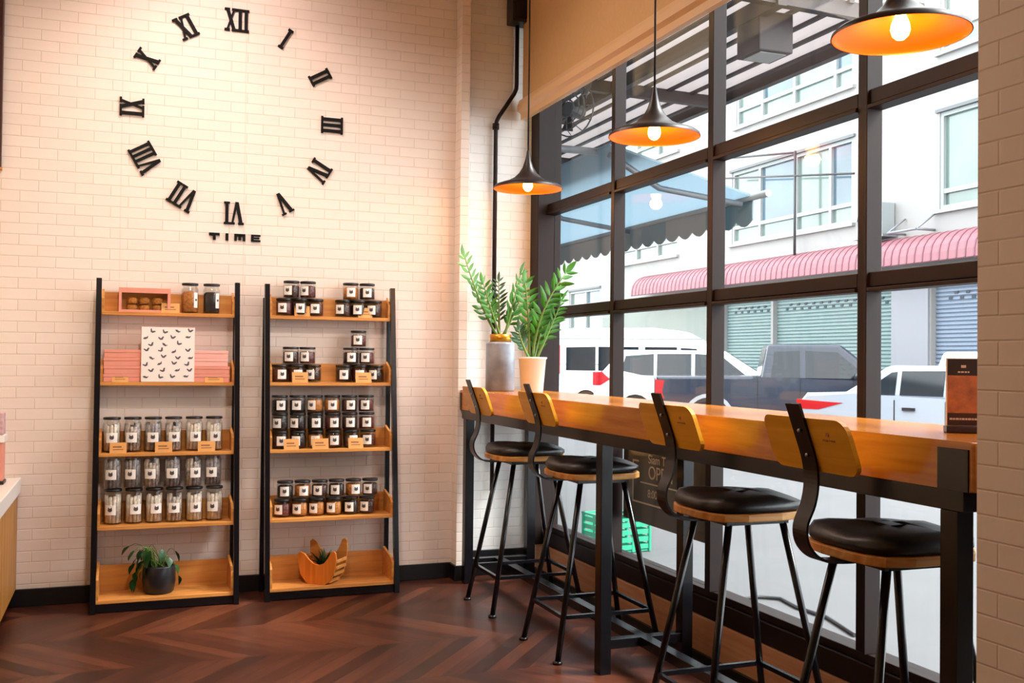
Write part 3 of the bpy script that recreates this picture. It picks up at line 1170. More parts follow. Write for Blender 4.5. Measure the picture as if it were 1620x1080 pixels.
# ------------------------------------------------------------------ low cabinet at the left
t = thing('low_cabinet', (-0.51, 4.6, 0), 'low wooden cabinet with white worktop at the left edge', 'cabinet')
MB().box(-0.60, 0.0, -1.0, 1.10, 0.09, 0.58, 0.002).build('carcass', M_CABW, t)
for k in range(3):
    MB().box(0.0, 0.014, -0.99 + 0.70 * k, -0.30 + 0.70 * k, 0.095, 0.575, 0.002).build('door', M_CABW, t)
MB().box(-0.60, 0.028, -1.0, 1.10, 0.58, 0.655, 0.004).build('worktop', mat('white_worktop', '#f0ece8', 0.35), t)
MB().box(-0.60, -0.05, -1.0, 1.10, 0.0, 0.09).build('kickboard', M_BASE, t)
t = thing('display_stand', (-0.60, 5.46, 0.655), 'pink and white two-tier display stand on the white worktop', 'stand')
MB().box(-0.08, 0.068, -0.06, 0.06, 0.0, 0.016, 0.003).build('base', M_BASE, t)
MB().box(-0.075, 0.062, -0.05, 0.05, 0.016, 0.20, 0.003).build('lower_pack', M_PINK, t)
MB().box(-0.08, 0.068, -0.06, 0.06, 0.20, 0.235, 0.003).build('tray', M_WHITEPOT, t)
MB().box(-0.075, 0.062, -0.05, 0.05, 0.235, 0.34, 0.003).build('upper_pack', mat('mauve_card', '#c9a5a8', 0.5, var=0.3, scale=40), t)
t = thing('menu_board', (-0.84, YB - 0.004, 2.215), 'dark wooden board hung high at the left edge of the brick wall', 'board')
MB().box(-0.24, 0.24, -0.03, 0.0, 0, 1.1, 0.003).build('panel', mat('dark_panel', '#3a1008', 0.4), t)
MB().box(-0.245, 0.245, -0.034, 0.0, -0.012, 0.0).build('edge_strip', M_RACKW, t)

# ------------------------------------------------------------------ window bar
bar = thing('bar_counter', (2.04, 3.73, 0), 'long wooden window bar on a black steel frame', 'counter')
X0, X1 = 1.815, 2.27


def LX(x):
    return x - 2.04


def LY(y):
    return y - 3.73


poly = [(LX(X0), LY(5.66)), (LX(X1), LY(5.66)), (LX(X1), LY(1.80))]
for i in range(7):
    a = PI / 2 * i / 6
    poly.append((LX(X0) + 0.015 - 0.015 * math.sin(a), LY(1.80) + 0.015 - 0.015 * math.cos(a)))
MB().prism(poly, 'Z', 0.985, 1.10, 0.004).build('counter_top', M_BARW, bar)
MB().box(LX(X0) - 0.004, LX(X0) + 0.0005, LY(1.818), LY(1.912), 0.985, 1.083).build('end_plate', M_BLACK, bar)
MB().box(LX(X0) - 0.004, LX(X0) + 0.0005, LY(5.59), LY(5.66), 0.985, 1.083).build('end_plate', M_BLACK, bar)
for xa in (1.82, 2.20):
    MB().box(LX(xa), LX(xa + 0.05), LY(1.84), LY(5.60), 0.935, 0.985, 0.002).build('beam', M_BLACK, bar)
for yc in (1.885, 3.78, 5.545):
    for xa in (1.82, 2.20):
        MB().box(LX(xa), LX(xa + 0.05), LY(yc - 0.027), LY(yc + 0.027), 0.0, 0.935, 0.002).build('leg', M_BLACK, bar)
    MB().box(LX(1.87), LX(2.20), LY(yc - 0.02), LY(yc + 0.02), 0.10, 0.14, 0.002).build('cross_rail', M_BLACK, bar)
    MB().box(LX(1.87), LX(2.20), LY(yc - 0.02), LY(yc + 0.02), 0.94, 0.98, 0.002).build('cross_rail', M_BLACK, bar)
for a, b in ((1.905, 3.76), (3.80, 5.525)):
    MB().box(LX(2.005), LX(2.055), LY(a), LY(b), 0.10, 0.14, 0.002).build('stretcher', M_BLACK, bar)


# ------------------------------------------------------------------ bar stools
def make_stool():
    t = thing('bar_stool', (0, 0, 0), 'x', 'stool', 'bar stools along the window bar')
    # origin below the seat centre, facing +x
    def octo(hx, hy, c):
        return [(-hx + c * 0.6, -hy), (hx - c, -hy), (hx, -hy + c), (hx, hy - c), (hx - c, hy), (-hx + c * 0.6, hy), (-hx, hy - c), (-hx, -hy + c)]

    def smooth_poly(p, n=3):
        for _ in range(n):
            qq = []
            for i in range(len(p)):
                a, b = Vector(p[i]), Vector(p[(i + 1) % len(p)])
                qq += [tuple(a.lerp(b, 0.25)), tuple(a.lerp(b, 0.75))]
            p = qq
        return p
    base = smooth_poly(octo(0.195, 0.185, 0.085), 1)
    MB().prism(base, 'Z', 0.762, 0.788, 0.004).build('seat', M_SEATW, t)
    # cushion: domed with soft creases
    mb = MB()
    rings = []
    for f, z in ((0.95, 0.788), (1.0, 0.800), (0.995, 0.815), (0.93, 0.829), (0.75, 0.838), (0.5, 0.842), (0.25, 0.843)):
        ring = []
        for i, (px, py) in enumerate(base):
            a = math.atan2(py, px)
            dz = 0.0
            if z > 0.82:
                dz = 0.006 * math.sin(3 * a + 0.6) * f - 0.010 * max(0, px * f / 0.2) ** 2 + 0.004 * math.cos(5 * a)
            ring.append(mb.bm.verts.new((px * f * 0.985, py * f * 0.985, z + dz)))
        rings.append(ring)
    n = len(base)
    for a, b in zip(rings, rings[1:]):
        for i in range(n):
            j = (i + 1) % n
            f = mb.bm.faces.new([a[i], a[j], b[j], b[i]])
            f.smooth = True
    mb.bm.faces.new(list(reversed(rings[0])))
    mb.bm.faces.new(rings[-1]).smooth = True
    mb.build('cushion', M_LEATHER, t)
    # under-seat frame
    mb = MB()
    e = 0.105
    for s in (-1, 1):
        mb.box(-e - 0.015, e + 0.015, s * e - 0.012, s * e + 0.012, 0.742, 0.762)
        mb.box(s * e - 0.012, s * e + 0.012, -e + 0.012, e - 0.012, 0.742, 0.762)
    mb.build('seat_frame', M_BLACK, t)
    fx, fyy = 0.245, 0.197
    zr = 0.187

    def at(z, sx, sy):
        f = 1 - z / 0.745
        return (sx * (e + (fx - e) * f), sy * (e + (fyy - e) * f), z)
    for sx in (-1, 1):
        for sy in (-1, 1):
            MB().tube([at(0.008, sx, sy), at(0.745, sx, sy)], 0.0125, 10).build('leg', M_BLACK, t)
            p = at(0.0, sx, sy)
            MB().lathe([(0, 0), (0.020, 0), (0.021, 0.008), (0.014, 0.014), (0, 0.014)], p[0], p[1], 0, 12).build('foot', M_BLACK, t)
    for a, b in (((-1, -1), (-1, 1)), ((1, -1), (1, 1)), ((-1, -1), (1, -1)), ((-1, 1), (1, 1))):
        pa, pb = Vector(at(zr, *a)), Vector(at(zr, *b))
        d = (pb - pa).normalized() * 0.012
        MB().bar(pa + d, pb - d, 0.016, 0.016).build('foot_rail', M_BLACK, t)
    # back strut
    ctrl = [(-0.07, 0.752), (-0.18, 0.752), (-0.245, 0.762), (-0.287, 0.800), (-0.295, 0.850), (-0.272, 0.905), (-0.262, 0.960), (-0.268, 1.02), (-0.292, 1.09), (-0.322, 1.172)]
    path = []
    for k in range(len(ctrl) - 1):
        p0 = ctrl[max(0, k - 1)]
        p1, p2 = ctrl[k], ctrl[k + 1]
        p3 = ctrl[min(len(ctrl) - 1, k + 2)]
        for i in range(5):
            u = i / 5
            path.append(tuple(0.5 * ((2 * p1[c]) + (-p0[c] + p2[c]) * u + (2 * p0[c] - 5 * p1[c] + 4 * p2[c] - p3[c]) * u * u + (-p0[c] + 3 * p1[c] - 3 * p2[c] + p3[c]) * u ** 3) for c in (0, 1)))
    path.append(ctrl[-1])
    MB().strip(path, -0.030, 0.030, 0.007).build('back_strut', M_BLACK, t)
    # curved wooden backrest
    mb = MB()
    ny, nz, hw, z0, z1, th, rc = 14, 6, 0.178, 0.993, 1.135, 0.014, 0.035

    def lean(z):
        return -0.2625 - (z - 1.02) * 0.36
    outline = []
    for (cy, cz, a0) in ((hw - rc, z0 + rc, -PI / 2), (hw - rc, z1 - rc, 0), (-hw + rc, z1 - rc, PI / 2), (-hw + rc, z0 + rc, PI)):
        for i in range(6):
            a = a0 + PI / 2 * i / 5
            outline.append((cy + rc * math.cos(a), cz + rc * math.sin(a)))
    # subdivide the long straight runs so the curve reads
    pts = []
    for i in range(len(outline)):
        a, b = outline[i], outline[(i + 1) % len(outline)]
        k = max(1, int(abs(b[0] - a[0]) / 0.03))
        for j in range(k):
            pts.append((a[0] + (b[0] - a[0]) * j / k, a[1] + (b[1] - a[1]) * j / k))
    front = [mb.bm.verts.new((lean(z) + 0.15 * y * y, y, z)) for y, z in pts]
    rear = [mb.bm.verts.new((lean(z) + 0.15 * y * y + th, y, z)) for y, z in pts]
    cf = mb.bm.verts.new((lean((z0 + z1) / 2), 0, (z0 + z1) / 2))
    cr = mb.bm.verts.new((lean((z0 + z1) / 2) + th, 0, (z0 + z1) / 2))
    n = len(pts)
    # inner grids of quads between mirrored bottom/top points keep the curvature
    for ring, cen in ((front, cf), (rear, cr)):
        pass
    bot = [i for i, (y, z) in enumerate(pts) if z < (z0 + z1) / 2]
    for i in range(n):
        j = (i + 1) % n
        mb.bm.faces.new([front[i], front[j], rear[j], rear[i]])
    mb.bm.verts.remove(cf)
    mb.bm.verts.remove(cr)
    for ring in (front, rear):
        order = sorted(range(n), key=lambda i: (round(pts[i][0], 4), pts[i][1]))
        lo = sorted([i for i in range(n) if pts[i][1] < (z0 + z1) / 2], key=lambda i: pts[i][0])
        hi = sorted([i for i in range(n) if pts[i][1] >= (z0 + z1) / 2], key=lambda i: pts[i][0])
        for a in range(len(lo) - 1):
            mb.bm.faces.new([ring[lo[a]], ring[lo[a + 1]], ring[hi[a + 1]], ring[hi[a]]])
    br = mb.build('backrest', M_BACKW, t)
    mb = MB()
    for z in (1.035, 1.10):
        s = -0.268 - (z - 1.02) * 0.38 - 0.004
        mb.lathe([(0, -0.001), (0.006, -0.001), (0.005, 0.002), (0, 0.003)], 0, 0, 0, 10)
        # turn the last screw to face backwards
        vs = mb.bm.verts[:]
        new = [v for v in vs if abs(v.co.x) < 0.02 and abs(v.co.z) < 0.02]
        for v in new:
            v.co = Vector((s - v.co.z, v.co.y, z + v.co.x))
    mb.build('screw', mat('zinc', '#9aa0a6', 0.3, 0.9), t)
    # burnt-in maker's mark on the back of the wooden panel: a small dot over a short line
    mb = MB()
    yy = -0.10
    for i, (a, b, z) in enumerate(((-0.006, 0.006, 1.096), (-0.024, -0.016, 1.080), (-0.013, 0.001, 1.080), (0.004, 0.024, 1.080))):
        hz = 0.005 if i == 0 else 0.0022
        x = lean(z) + 0.15 * yy * yy - 0.0012
        mb.box(x - 0.0003, x + 0.0012, yy + a, yy + b, z - hz, z + hz)
    mb.build('stamp', mat('burnt_mark', '#9a5a14', 0.6), t)
    return t


STOOLS = [(4.965, 'bar stool nearest the brick wall, in front of the marbled vase'), (4.15, 'second bar stool from the brick wall, before the middle bar leg'),
          (2.985, 'third bar stool from the brick wall, seen before the open sign'), (2.24, 'nearest bar stool, beside the black end leg of the bar')]
st0 = make_stool()
for i, (y, lb) in enumerate(STOOLS):
    if i == 0:
        st0.location = (1.965, y, 0)
        st0['label'] = lb
    else:
        dup(st0, (1.965, y, 0), rnd.uniform(-0.02, 0.02), lb)

# ------------------------------------------------------------------ menu stand on the bar
t = thing('menu_stand', (2.05, 2.075, 1.10), 'upright brown menu card in a holder at the near end of the bar', 'menu', rotz=math.radians(-32))
MB().box(-0.044, 0.044, -0.022, 0.022, 0.0, 0.018, 0.003).build('base', mat('dark_brown_base', '#2a0e0a', 0.4), t)
card = MB().box(-0.042, 0.042, -0.005, 0.005, 0.018, 0.196, 0.002).build('acrylic', M_WHITEPOT, t)
MB().box(-0.039, 0.039, -0.0062, -0.0051, 0.150, 0.193).build('header', mat('menu_header', '#1e1214', 0.5), t)
MB().box(-0.039, 0.039, -0.0062, -0.0051, 0.052, 0.150).build('picture', mat('menu_picture', '#b4704a', 0.5, var=0.35, scale=40), t)
MB().box(-0.039, 0.039, -0.0062, -0.0051, 0.020, 0.052).build('footer', mat('menu_footer', '#3a1512', 0.5), t)
mb = MB()
mb.box(-0.006, 0.006, -0.0069, -0.0061, 0.170, 0.177)
mb.build('logo_mark', mat('menu_logo', '#d9cfc8', 0.5), t)
mb = MB()
for a, b in ((-0.014, -0.008), (-0.006, 0.001), (0.003, 0.008), (0.010, 0.014)):
    mb.box(a, b, -0.0069, -0.0061, 0.157, 0.161)
mb.build('header_print', bpy.data.materials['menu_logo'], t)
mb = MB()
a = -0.034
for w_ in (0.007, 0.005, 0.008, 0.004, 0.007, 0.005, 0.008, 0.005, 0.006):
    mb.box(a, a + w_, -0.0069, -0.0061, 0.034, 0.039)
    a += w_ + 0.0015
mb.build('footer_print', mat('menu_print', '#d9cfc8', 0.5), t)
t = thing('condiment_tray', (2.20, 2.02, 1.10), 'flat black tray at the near end of the bar', 'tray', rotz=math.radians(-20))
MB().box(-0.055, 0.055, -0.04, 0.04, 0.0, 0.006, 0.002).build('bottom', M_BASE, t)
mb = MB()
mb.box(-0.055, 0.055, -0.04, -0.036, 0.006, 0.018)
mb.box(-0.055, 0.055, 0.036, 0.04, 0.006, 0.018)
mb.box(-0.055, -0.051, -0.036, 0.036, 0.006, 0.018)
mb.box(0.051, 0.055, -0.036, 0.036, 0.006, 0.018).build('rim', M_BASE, t)

# ------------------------------------------------------------------ pendant lamps
M_SHADE = mat('black_shade', '#1d1311', 0.4, 0.2, 0.5)
SHAPE = [(0.007, 0.205), (0.010, 0.185), (0.018, 0.150), (0.030, 0.115), (0.048, 0.085), (0.074, 0.060), (0.108, 0.042), (0.145, 0.030), (0.172, 0.020), (0.184, 0.010), (0.186, 0.0)]
PEND = [(5.06, 'pendant lamp nearest the brick wall, smallest in view'), (3.665, 'middle pendant lamp hanging before the window'), (2.255, 'nearest pendant lamp, cut by the top of the photo')]
p0 = None
for i, (y, lb) in enumerate(PEND):
    if p0 is None:
        t = p0 = thing('pendant_lamp', (2.0, y, 2.19), lb, 'lamp', 'pendant lamps over the bar')
        MB().lathe(SHAPE, n=48, cap=False).build('lamp_shade', M_SHADE, t)
        inner = [(max(0.003, r - 0.003), z - 0.003 if k < len(SHAPE) - 1 else z) for k, (r, z) in enumerate(SHAPE)]
        MB().lathe(inner, n=48, cap=False).build('lining', M_COPPER, t)
        MB().lathe([(0, 0.105), (0.016, 0.105), (0.016, 0.062), (0, 0.060)], n=16).build('socket', M_GOLD, t)
        MB().lathe([(0.013, 0.061), (0.018, 0.050), (0.025, 0.032), (0.027, 0.016), (0.022, 0.000), (0.012, -0.010), (0, -0.013)], n=20).build('bulb', M_BULB, t)
        MB().tube([(0, 0, 0.20), (0, 0, CEIL - 2.19 - 0.02)], 0.0045, 8).build('cord', M_BASE, t)
        MB().lathe([(0, 0), (0.045, 0), (0.05, -0.012), (0.05, -0.02), (0, -0.02)], 0, 0, CEIL - 2.19, 20).build('canopy', M_SHADE, t)
    else:
        dup(p0, (2.0, y, 2.19), 0.0, lb)
    lamp('pendant_glow', 'POINT', (2.0, y, 2.19 - 0.03), 5.0, (1.0, 0.46, 0.14), size=0.03)

# ------------------------------------------------------------------ black box and conduit on the bay end wall
t = thing('junction_box', (2.185, 5.66, 3.28), 'black box high in the window bay corner', 'box')
MB().box(-0.075, 0.075, -0.06, 0.058, 0, 0.32, 0.008).build('housing', M_BASE, t)
MB().box(-0.06, 0.06, -0.064, -0.06, 0.02, 0.30, 0.002).build('cover', M_BLACK, t)
t = thing('conduit_pipe', (2.04, 5.69, 1.10), 'thin black conduit bending down the white bay wall', 'pipe')
pp = [(0.13, 0, 2.185), (0.13, 0, 1.83), (0.128, 0, 1.80), (0.115, 0, 1.77), (0.02, 0, 1.625), (0.005, 0, 1.595), (0.0, 0, 1.56), (0.0, 0, -0.6)]
MB().tube(pp, 0.0125, 10).build('tube', M_FRAME, t)
MB().tube([(0, 0, 1.545), (0, 0, 1.58)], 0.020, 12).build('coupling', M_FRAME, t)
mb = MB()
mb.box(-0.03, 0.03, 0.012, 0.028, 0.55, 0.57)
mb.build('clip', M_FRAME, t)

# ------------------------------------------------------------------ outside: street
GZ = -0.15
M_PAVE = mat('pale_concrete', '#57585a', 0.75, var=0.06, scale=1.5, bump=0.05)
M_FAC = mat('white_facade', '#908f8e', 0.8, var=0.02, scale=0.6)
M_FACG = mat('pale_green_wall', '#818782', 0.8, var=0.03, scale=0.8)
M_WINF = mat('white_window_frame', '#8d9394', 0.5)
M_WING = mat('street_window_glass', '#455e6d', 0.12, 0.0, 0.9, var=0.3, scale=0.7)
M_WINGR = mat('greenish_window_glass', '#60736d', 0.12, 0.0, 0.9, var=0.2, scale=0.7)
M_SHUT = mat('grey_green_shutter', '#778b8b', 0.5, 0.1)
M_SHUTB = mat('grey_blue_shutter', '#768496', 0.5, 0.1)
M_GREYM = mat('grey_metal', '#7f8388', 0.45, 0.3)
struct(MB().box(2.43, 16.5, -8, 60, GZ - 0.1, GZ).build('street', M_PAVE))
struct(MB().box(2.46, 3.0, -8, 60, GZ, GZ + 0.006).build('kerb_strip', mat('kerb_concrete', '#535356', 0.8, var=0.06, scale=4)))

# building across the street
FX = 16.5
bd = thing('building', (FX, 26, GZ), 'white shophouse row across the street with windows and shutters', 'building')


def BY(y):
    return y - 26


def BZ(z):
    return z - GZ


def wall_with_holes(y0, y1, z0, z1, holes, th, name, m, parent):
    """wall slab in the YZ plane, solid between rectangular holes (all y, z absolute)"""
    yy = sorted({y0, y1} | {h[0] for h in holes} | {h[1] for h in holes})
    zz = sorted({z0, z1} | {h[2] for h in holes} | {h[3] for h in holes})
    mb = MB()
    for a, b in zip(yy, yy[1:]):
        run = None
        for c, d in zip(zz, zz[1:]):
            cy, cz = (a + b) / 2, (c + d) / 2
            inside = any(h[0] < cy < h[1] and h[2] < cz < h[3] for h in holes)
            if not inside:
                mb.box(0, th, BY(a), BY(b), BZ(c), BZ(d))
    return mb.build(name, m, parent)


BANDS = [(20.20, 25.50, 4.68, 6.78, [21.1, 22.5, 24.15], 5.16), (20.20, 25.30, 8.05, 9.70, [20.93, 22.6, 24.06], 8.55), (14.2, 17.38, 4.62, 6.74, [15.8], 5.02), (14.2, 17.38, 8.05, 9.70, [15.8], 8.55),
         (34.3, 37.1, 2.2, 3.97, [35.6], 3.4), (28.6, 33.0, 4.68, 6.78, [30.0, 31.5], 5.16), (28.6, 33.0, 8.05, 9.70, [30.0, 31.5], 8.55)]
SHUTS = [(23.55, 25.90, GZ, 3.25), (18.85, 23.45, GZ, 3.25), (14.0, 17.62, GZ, 3.25)]
holes = [(b[0], b[1], b[2], b[3]) for b in BANDS] + list(SHUTS)
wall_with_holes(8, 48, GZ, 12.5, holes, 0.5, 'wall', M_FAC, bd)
for y0, y1, z0, z1, ms, zr in BANDS:
    mb = MB()
    f = 0.09
    mb.box(0.02, 0.16, BY(y0), BY(y0 + f), BZ(z0), BZ(z1))
    mb.box(0.02, 0.16, BY(y1 - f), BY(y1), BZ(z0), BZ(z1))
    mb.box(0.02, 0.16, BY(y0 + f), BY(y1 - f), BZ(z0), BZ(z0 + f))
    mb.box(0.02, 0.16, BY(y0 + f), BY(y1 - f), BZ(z1 - f), BZ(z1))
    yy = [y0 + f] + ms + [y1 - f]
    for y in ms:
        mb.box(0.02, 0.16, BY(y - 0.05), BY(y + 0.05), BZ(z0 + f), BZ(z1 - f))
    for a, b in zip(yy, yy[1:]):
        aa = a + (0.05 if a in ms else 0)
        bb = b - (0.05 if b in ms else 0)
        mb.box(0.03, 0.15, BY(aa), BY(bb), BZ(zr - 0.05), BZ(zr + 0.05))
    w = mb.build('window', M_WINF, bd)
    for i, (a, b) in enumerate(zip(yy, yy[1:])):
        MB().box(0.10, 0.11, BY(a), BY(b), BZ(zr + 0.05), BZ(z1 - f)).build('pane', M_WING if i % 2 == 0 else M_WINGR, w)
        MB().box(0.10, 0.11, BY(a), BY(b), BZ(z0 + f), BZ(zr - 0.05)).build('pane', M_WINGR, w)
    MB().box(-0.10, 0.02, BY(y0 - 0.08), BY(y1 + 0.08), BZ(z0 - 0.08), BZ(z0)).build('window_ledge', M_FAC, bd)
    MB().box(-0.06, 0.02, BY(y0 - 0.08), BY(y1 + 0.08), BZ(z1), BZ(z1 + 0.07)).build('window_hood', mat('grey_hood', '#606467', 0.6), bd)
for k, (y0, y1, z0, z1) in enumerate(SHUTS):
    # corrugated roller shutter with a band of small punched openings near the top
    mb = MB()
    n = int((z1 - z0) / 0.09)
    prof = []
    for i in range(n):
        z = z0 + i * 0.09
        prof += [(0.16, BZ(z)), (0.13, BZ(z + 0.03)), (0.13, BZ(z + 0.065)), (0.16, BZ(z + 0.088))]
    prof += [(0.20, BZ(z0 + n * 0.09)), (0.20, BZ(z0))]
    mb.prism([(a, b) for a, b in prof], 'Y', BY(y0), BY(y1))
    sh = mb.build('shutter', M_SHUT if k < 2 else M_SHUTB, bd)
    mb = MB()
    y = y0 + 0.3
    i = 0
    while y < y1 - 0.3:
        zc = z1 - 0.55 + (0.11 if i % 2 else 0.0)
        mb.box(0.118, 0.135, BY(y - 0.05), BY(y + 0.05), BZ(zc - 0.03), BZ(zc + 0.03))
        y += 0.16
        i += 1
    mb.build('vent_slots', mat('dark_slots', '#3b4650', 0.8), sh)
    MB().box(0.05, 0.14, BY(y0 - 0.0), BY(y0 + 0.07), BZ(z0), BZ(z1)).build('guide_rail', M_WINF, bd)
MB().box(-0.03, 0.0, BY(26.2), BY(34.0), BZ(GZ), BZ(3.4)).build('painted_panel', M_FACG, bd)
MB().box(-0.15, 0.55, BY(8), BY(48), BZ(12.5), BZ(12.75)).build('parapet', M_FAC, bd)
MB().box(-0.05, 0.0, BY(17.66), BY(18.80), BZ(GZ), BZ(3.3)).build('column', mat('pale_column', '#85878e', 0.7), bd)

# pink ribbed awning on the facade
M_PINKA = mat('pink_awning_sheet', '#8b5861', 0.5, spec=0.4)
M_PINKR = mat('pink_awning_rib', '#6f424e', 0.5)
aw = thing('shop_awning', (FX, 22, 3.5), 'long pink ribbed awning curving out over the shutters', 'awning')
prof = [(0.0, 0.62), (-0.18, 0.60), (-0.36, 0.53), (-0.50, 0.42), (-0.60, 0.28), (-0.64, 0.12), (-0.65, -0.05)]
inner = [(a + 0.02, b - 0.02) for a, b in prof]
MB().prism(prof + list(reversed(inner)), 'Y', -8.0, 8.6).build('sheet', M_PINKA, aw)
for k in range(70):
    y = -7.9 + 16.4 * k / 69
    pr = [(a - 0.012, b + 0.006) for a, b in prof]
    MB().prism(pr + [(a + 0.012, b - 0.006) for a, b in reversed(pr)], 'Y', y - 0.018, y + 0.018).build('rib', M_PINKR, aw)

# air conditioner and brackets
ac = thing('air_conditioner', (FX - 0.02, 19.15, 4.22), 'white outdoor air conditioner unit above the pink awning', 'air conditioner')
MB().box(-0.38, 0, -0.42, 0.42, 0.0, 0.75, 0.02).build('casing', M_WINF, ac)
mb = MB()
for r in (0.08, 0.16, 0.24, 0.30):
    pts = [(-0.40, 0.08 + r * math.cos(2 * PI * i / 20), 0.38 + r * math.sin(2 * PI * i / 20)) for i in range(21)]
    mb.tube(pts, 0.012, 5)
mb.build('fan_grille', M_GREYM, ac)
MB().box(-0.385, -0.379, -0.25, 0.40, 0.06, 0.70).build('fan_opening', mat('fan_shadow', '#9aa0a4', 0.7), ac)
MB().box(-0.42, 0, -0.5, 0.5, -0.05, 0.0).build('bracket', M_GREYM, ac)
br = thing('wall_bracket', (FX - 0.02, 17.95, 4.2), 'empty metal bracket on the facade right of the air conditioner', 'bracket')
mb = MB()
mb.tube([(-0.5, -0.45, 0.0), (-0.5, 0.45, 0.0)], 0.03, 6)
mb.tube([(-0.5, -0.45, 0.0), (0.0, -0.45, 0.0)], 0.03, 6)
mb.tube([(-0.5, 0.45, 0.0), (0.0, 0.45, 0.0)], 0.03, 6)
mb.tube([(-0.5, 0.45, 0.0), (0.0, 0.45, 0.35)], 0.02, 6)
mb.tube([(-0.5, -0.45, 0.0), (0.0, -0.45, 0.35)], 0.02, 6)
mb.build('arms', M_GREYM, br)

# wire pole before the facade
M_POLE = mat('dark_pole', '#303236', 0.5)
po = thing('wire_pole', (FX - 0.3, 22.1, 4.15), 'thin grey pole with long horizontal arms rising from the pink awning', 'pole')
MB().tube([(0, 0, -0.2), (0, 0, 2.62)], 0.035, 6).build('mast', M_POLE, po)
MB().tube([(0, 0, 2.58), (-0.3, 2.4, 2.85)], 0.028, 6).build('arm', M_POLE, po)
MB().tube([(0.0, -2.3, 1.65), (-0.02, 3.4, 2.45)], 0.028, 6).build('arm', M_POLE, po)

# neighbour's fabric awning on our side
M_FABA = mat('grey_awning_fabric', '#a3b3bc', 0.7, var=0.04, scale=3)
def translucent(m, f):
    nt = m.node_tree
    b = nt.nodes['Principled BSDF']
    tl = nt.nodes.new('ShaderNodeBsdfTranslucent')
    tl.inputs[0].default_value = b.inputs['Base Color'].default_value
    mx = nt.nodes.new('ShaderNodeMixShader')
    mx.inputs[0].default_value = f
    nt.links.new(b.outputs[0], mx.inputs[1])
    nt.links.new(tl.outputs[0], mx.inputs[2])
    nt.links.new(mx.outputs[0], nt.nodes['Material Output'].inputs[0])
    return m


translucent(M_FABA, 0.7)
M_VAL1 = mat('taupe_valance', '#8d847e', 0.8)
M_VAL2 = mat('slate_valance', '#5d7176', 0.8)
na = thing('fabric_awning', (5.5, 11, 2.83), 'grey fabric awning with a scalloped valance outside at left', 'awning')
A0, A1 = -2.85, 7.0
struct(MB().box(2.45, 2.60, 6.4, 22, GZ, 4.2).build('wall_neighbour', M_FAC))
MB().prism([(0.0, 0.0), (0.0, 0.02), (-1.5, 0.38), (-1.5, 0.36)], 'Y', A0, A1).build('canopy', M_FABA, na)
for y in (A0 + 0.3, A0 + 4.7, A1 - 0.4):
    MB().tube([(-1.48, y, 0.36), (-2.9, y, 0.36)], 0.035, 6).build('wall_arm', M_GREYM, na)
MB().tube([(0, A0 - 0.25, 0.0), (0, A1, 0.0)], 0.035, 8).build('front_bar', M_WINF, na)
for y in (A0 + 0.1, A0 + 2.4, A0 + 4.7, A1 - 0.4):
    MB().tube([(-0.05, y, -0.06), (-0.8, y + 0.25, 0.08), (-1.45, y, 0.30)], 0.03, 6).build('arm', M_GREYM, na)
k = 0
y = A0
while y < A1 - 0.1:
    w = min(0.82, A1 - y)
    poly = [(y, -0.02), (y + w, -0.02)]
    nsc = 3
    for i in range(nsc - 1, -1, -1):
        for j in range(6, -1, -1):
            f = j / 6
            poly.append((y + w * (i + f) / nsc, -0.21 - 0.06 * math.sin(PI * f)))
    MB().prism(poly, 'X', -0.006, 0.006).build('valance', M_VAL2 if k in (0, 2) else M_VAL1, na)
    y += w
    k += 1

# corrugated canopy over our own shopfront
M_CORR = mat('corrugated_sheet', '#cbc6c6', 0.5, 0.2, var=0.05, scale=3)
translucent(M_CORR, 0.5)
M_STEELG = mat('grey_steel', '#2e2729', 0.5, 0.2)
ca = thing('shopfront_canopy', (4.5, 9, 3.42), 'corrugated metal canopy on steel beams outside above the window', 'canopy')
S = -0.02
C0, C1 = -4.1, 9.0
n = 40
prof = []
for i in range(n + 1):
    x = -2.05 * i / n
    prof.append((x, x * S + (0.0 if (i // 2) % 2 else 0.035)))
mb = MB().prism(prof + [(x, z + 0.006) for x, z in reversed(prof)], 'Y', C0, C1)
mb.mi = 1
for k in range(10):  # dark bars added to draw shadow lines between the ribs
    x = -0.1 - 0.205 * k
    mb.box(x - 0.018, x + 0.018, C0, C1, x * S - 0.02, x * S - 0.002)
mb.build('sheet', [M_CORR, M_STEELG], ca)
MB().bar((0.0, C0, 0.0), (0.0, C1, 0.0), 0.06, 0.12).build('gutter', M_STEELG, ca)
for x in (-1.0,):
    MB().bar((x, C0, x * S - 0.06), (x, C1, x * S - 0.06), 0.06, 0.10).build('purlin', M_STEELG, ca)
for y in (-4.05, -1.9, 0.9, 3.6, 6.3):
    MB().bar((-0.03, y, -0.05), (-2.0, y, -2.0 * S - 0.05), 0.06, 0.09).build('rafter', M_STEELG, ca)
lb = thing('sign_box', (3.6, 5.22, 3.13), 'grey box lamp hanging under the corrugated canopy outside', 'lamp')
MB().box(-0.12, 0.12, -0.12, 0.12, 0.0, 0.24, 0.008).build('housing', M_STEELG, lb)
MB().box(-0.02, 0.02, -0.02, 0.02, 0.24, 0.31).build('hanger', M_STEELG, lb)
MB().box(-0.09, 0.09, -0.09, 0.09, -0.006, 0.0).build('lens', M_WINF, lb)
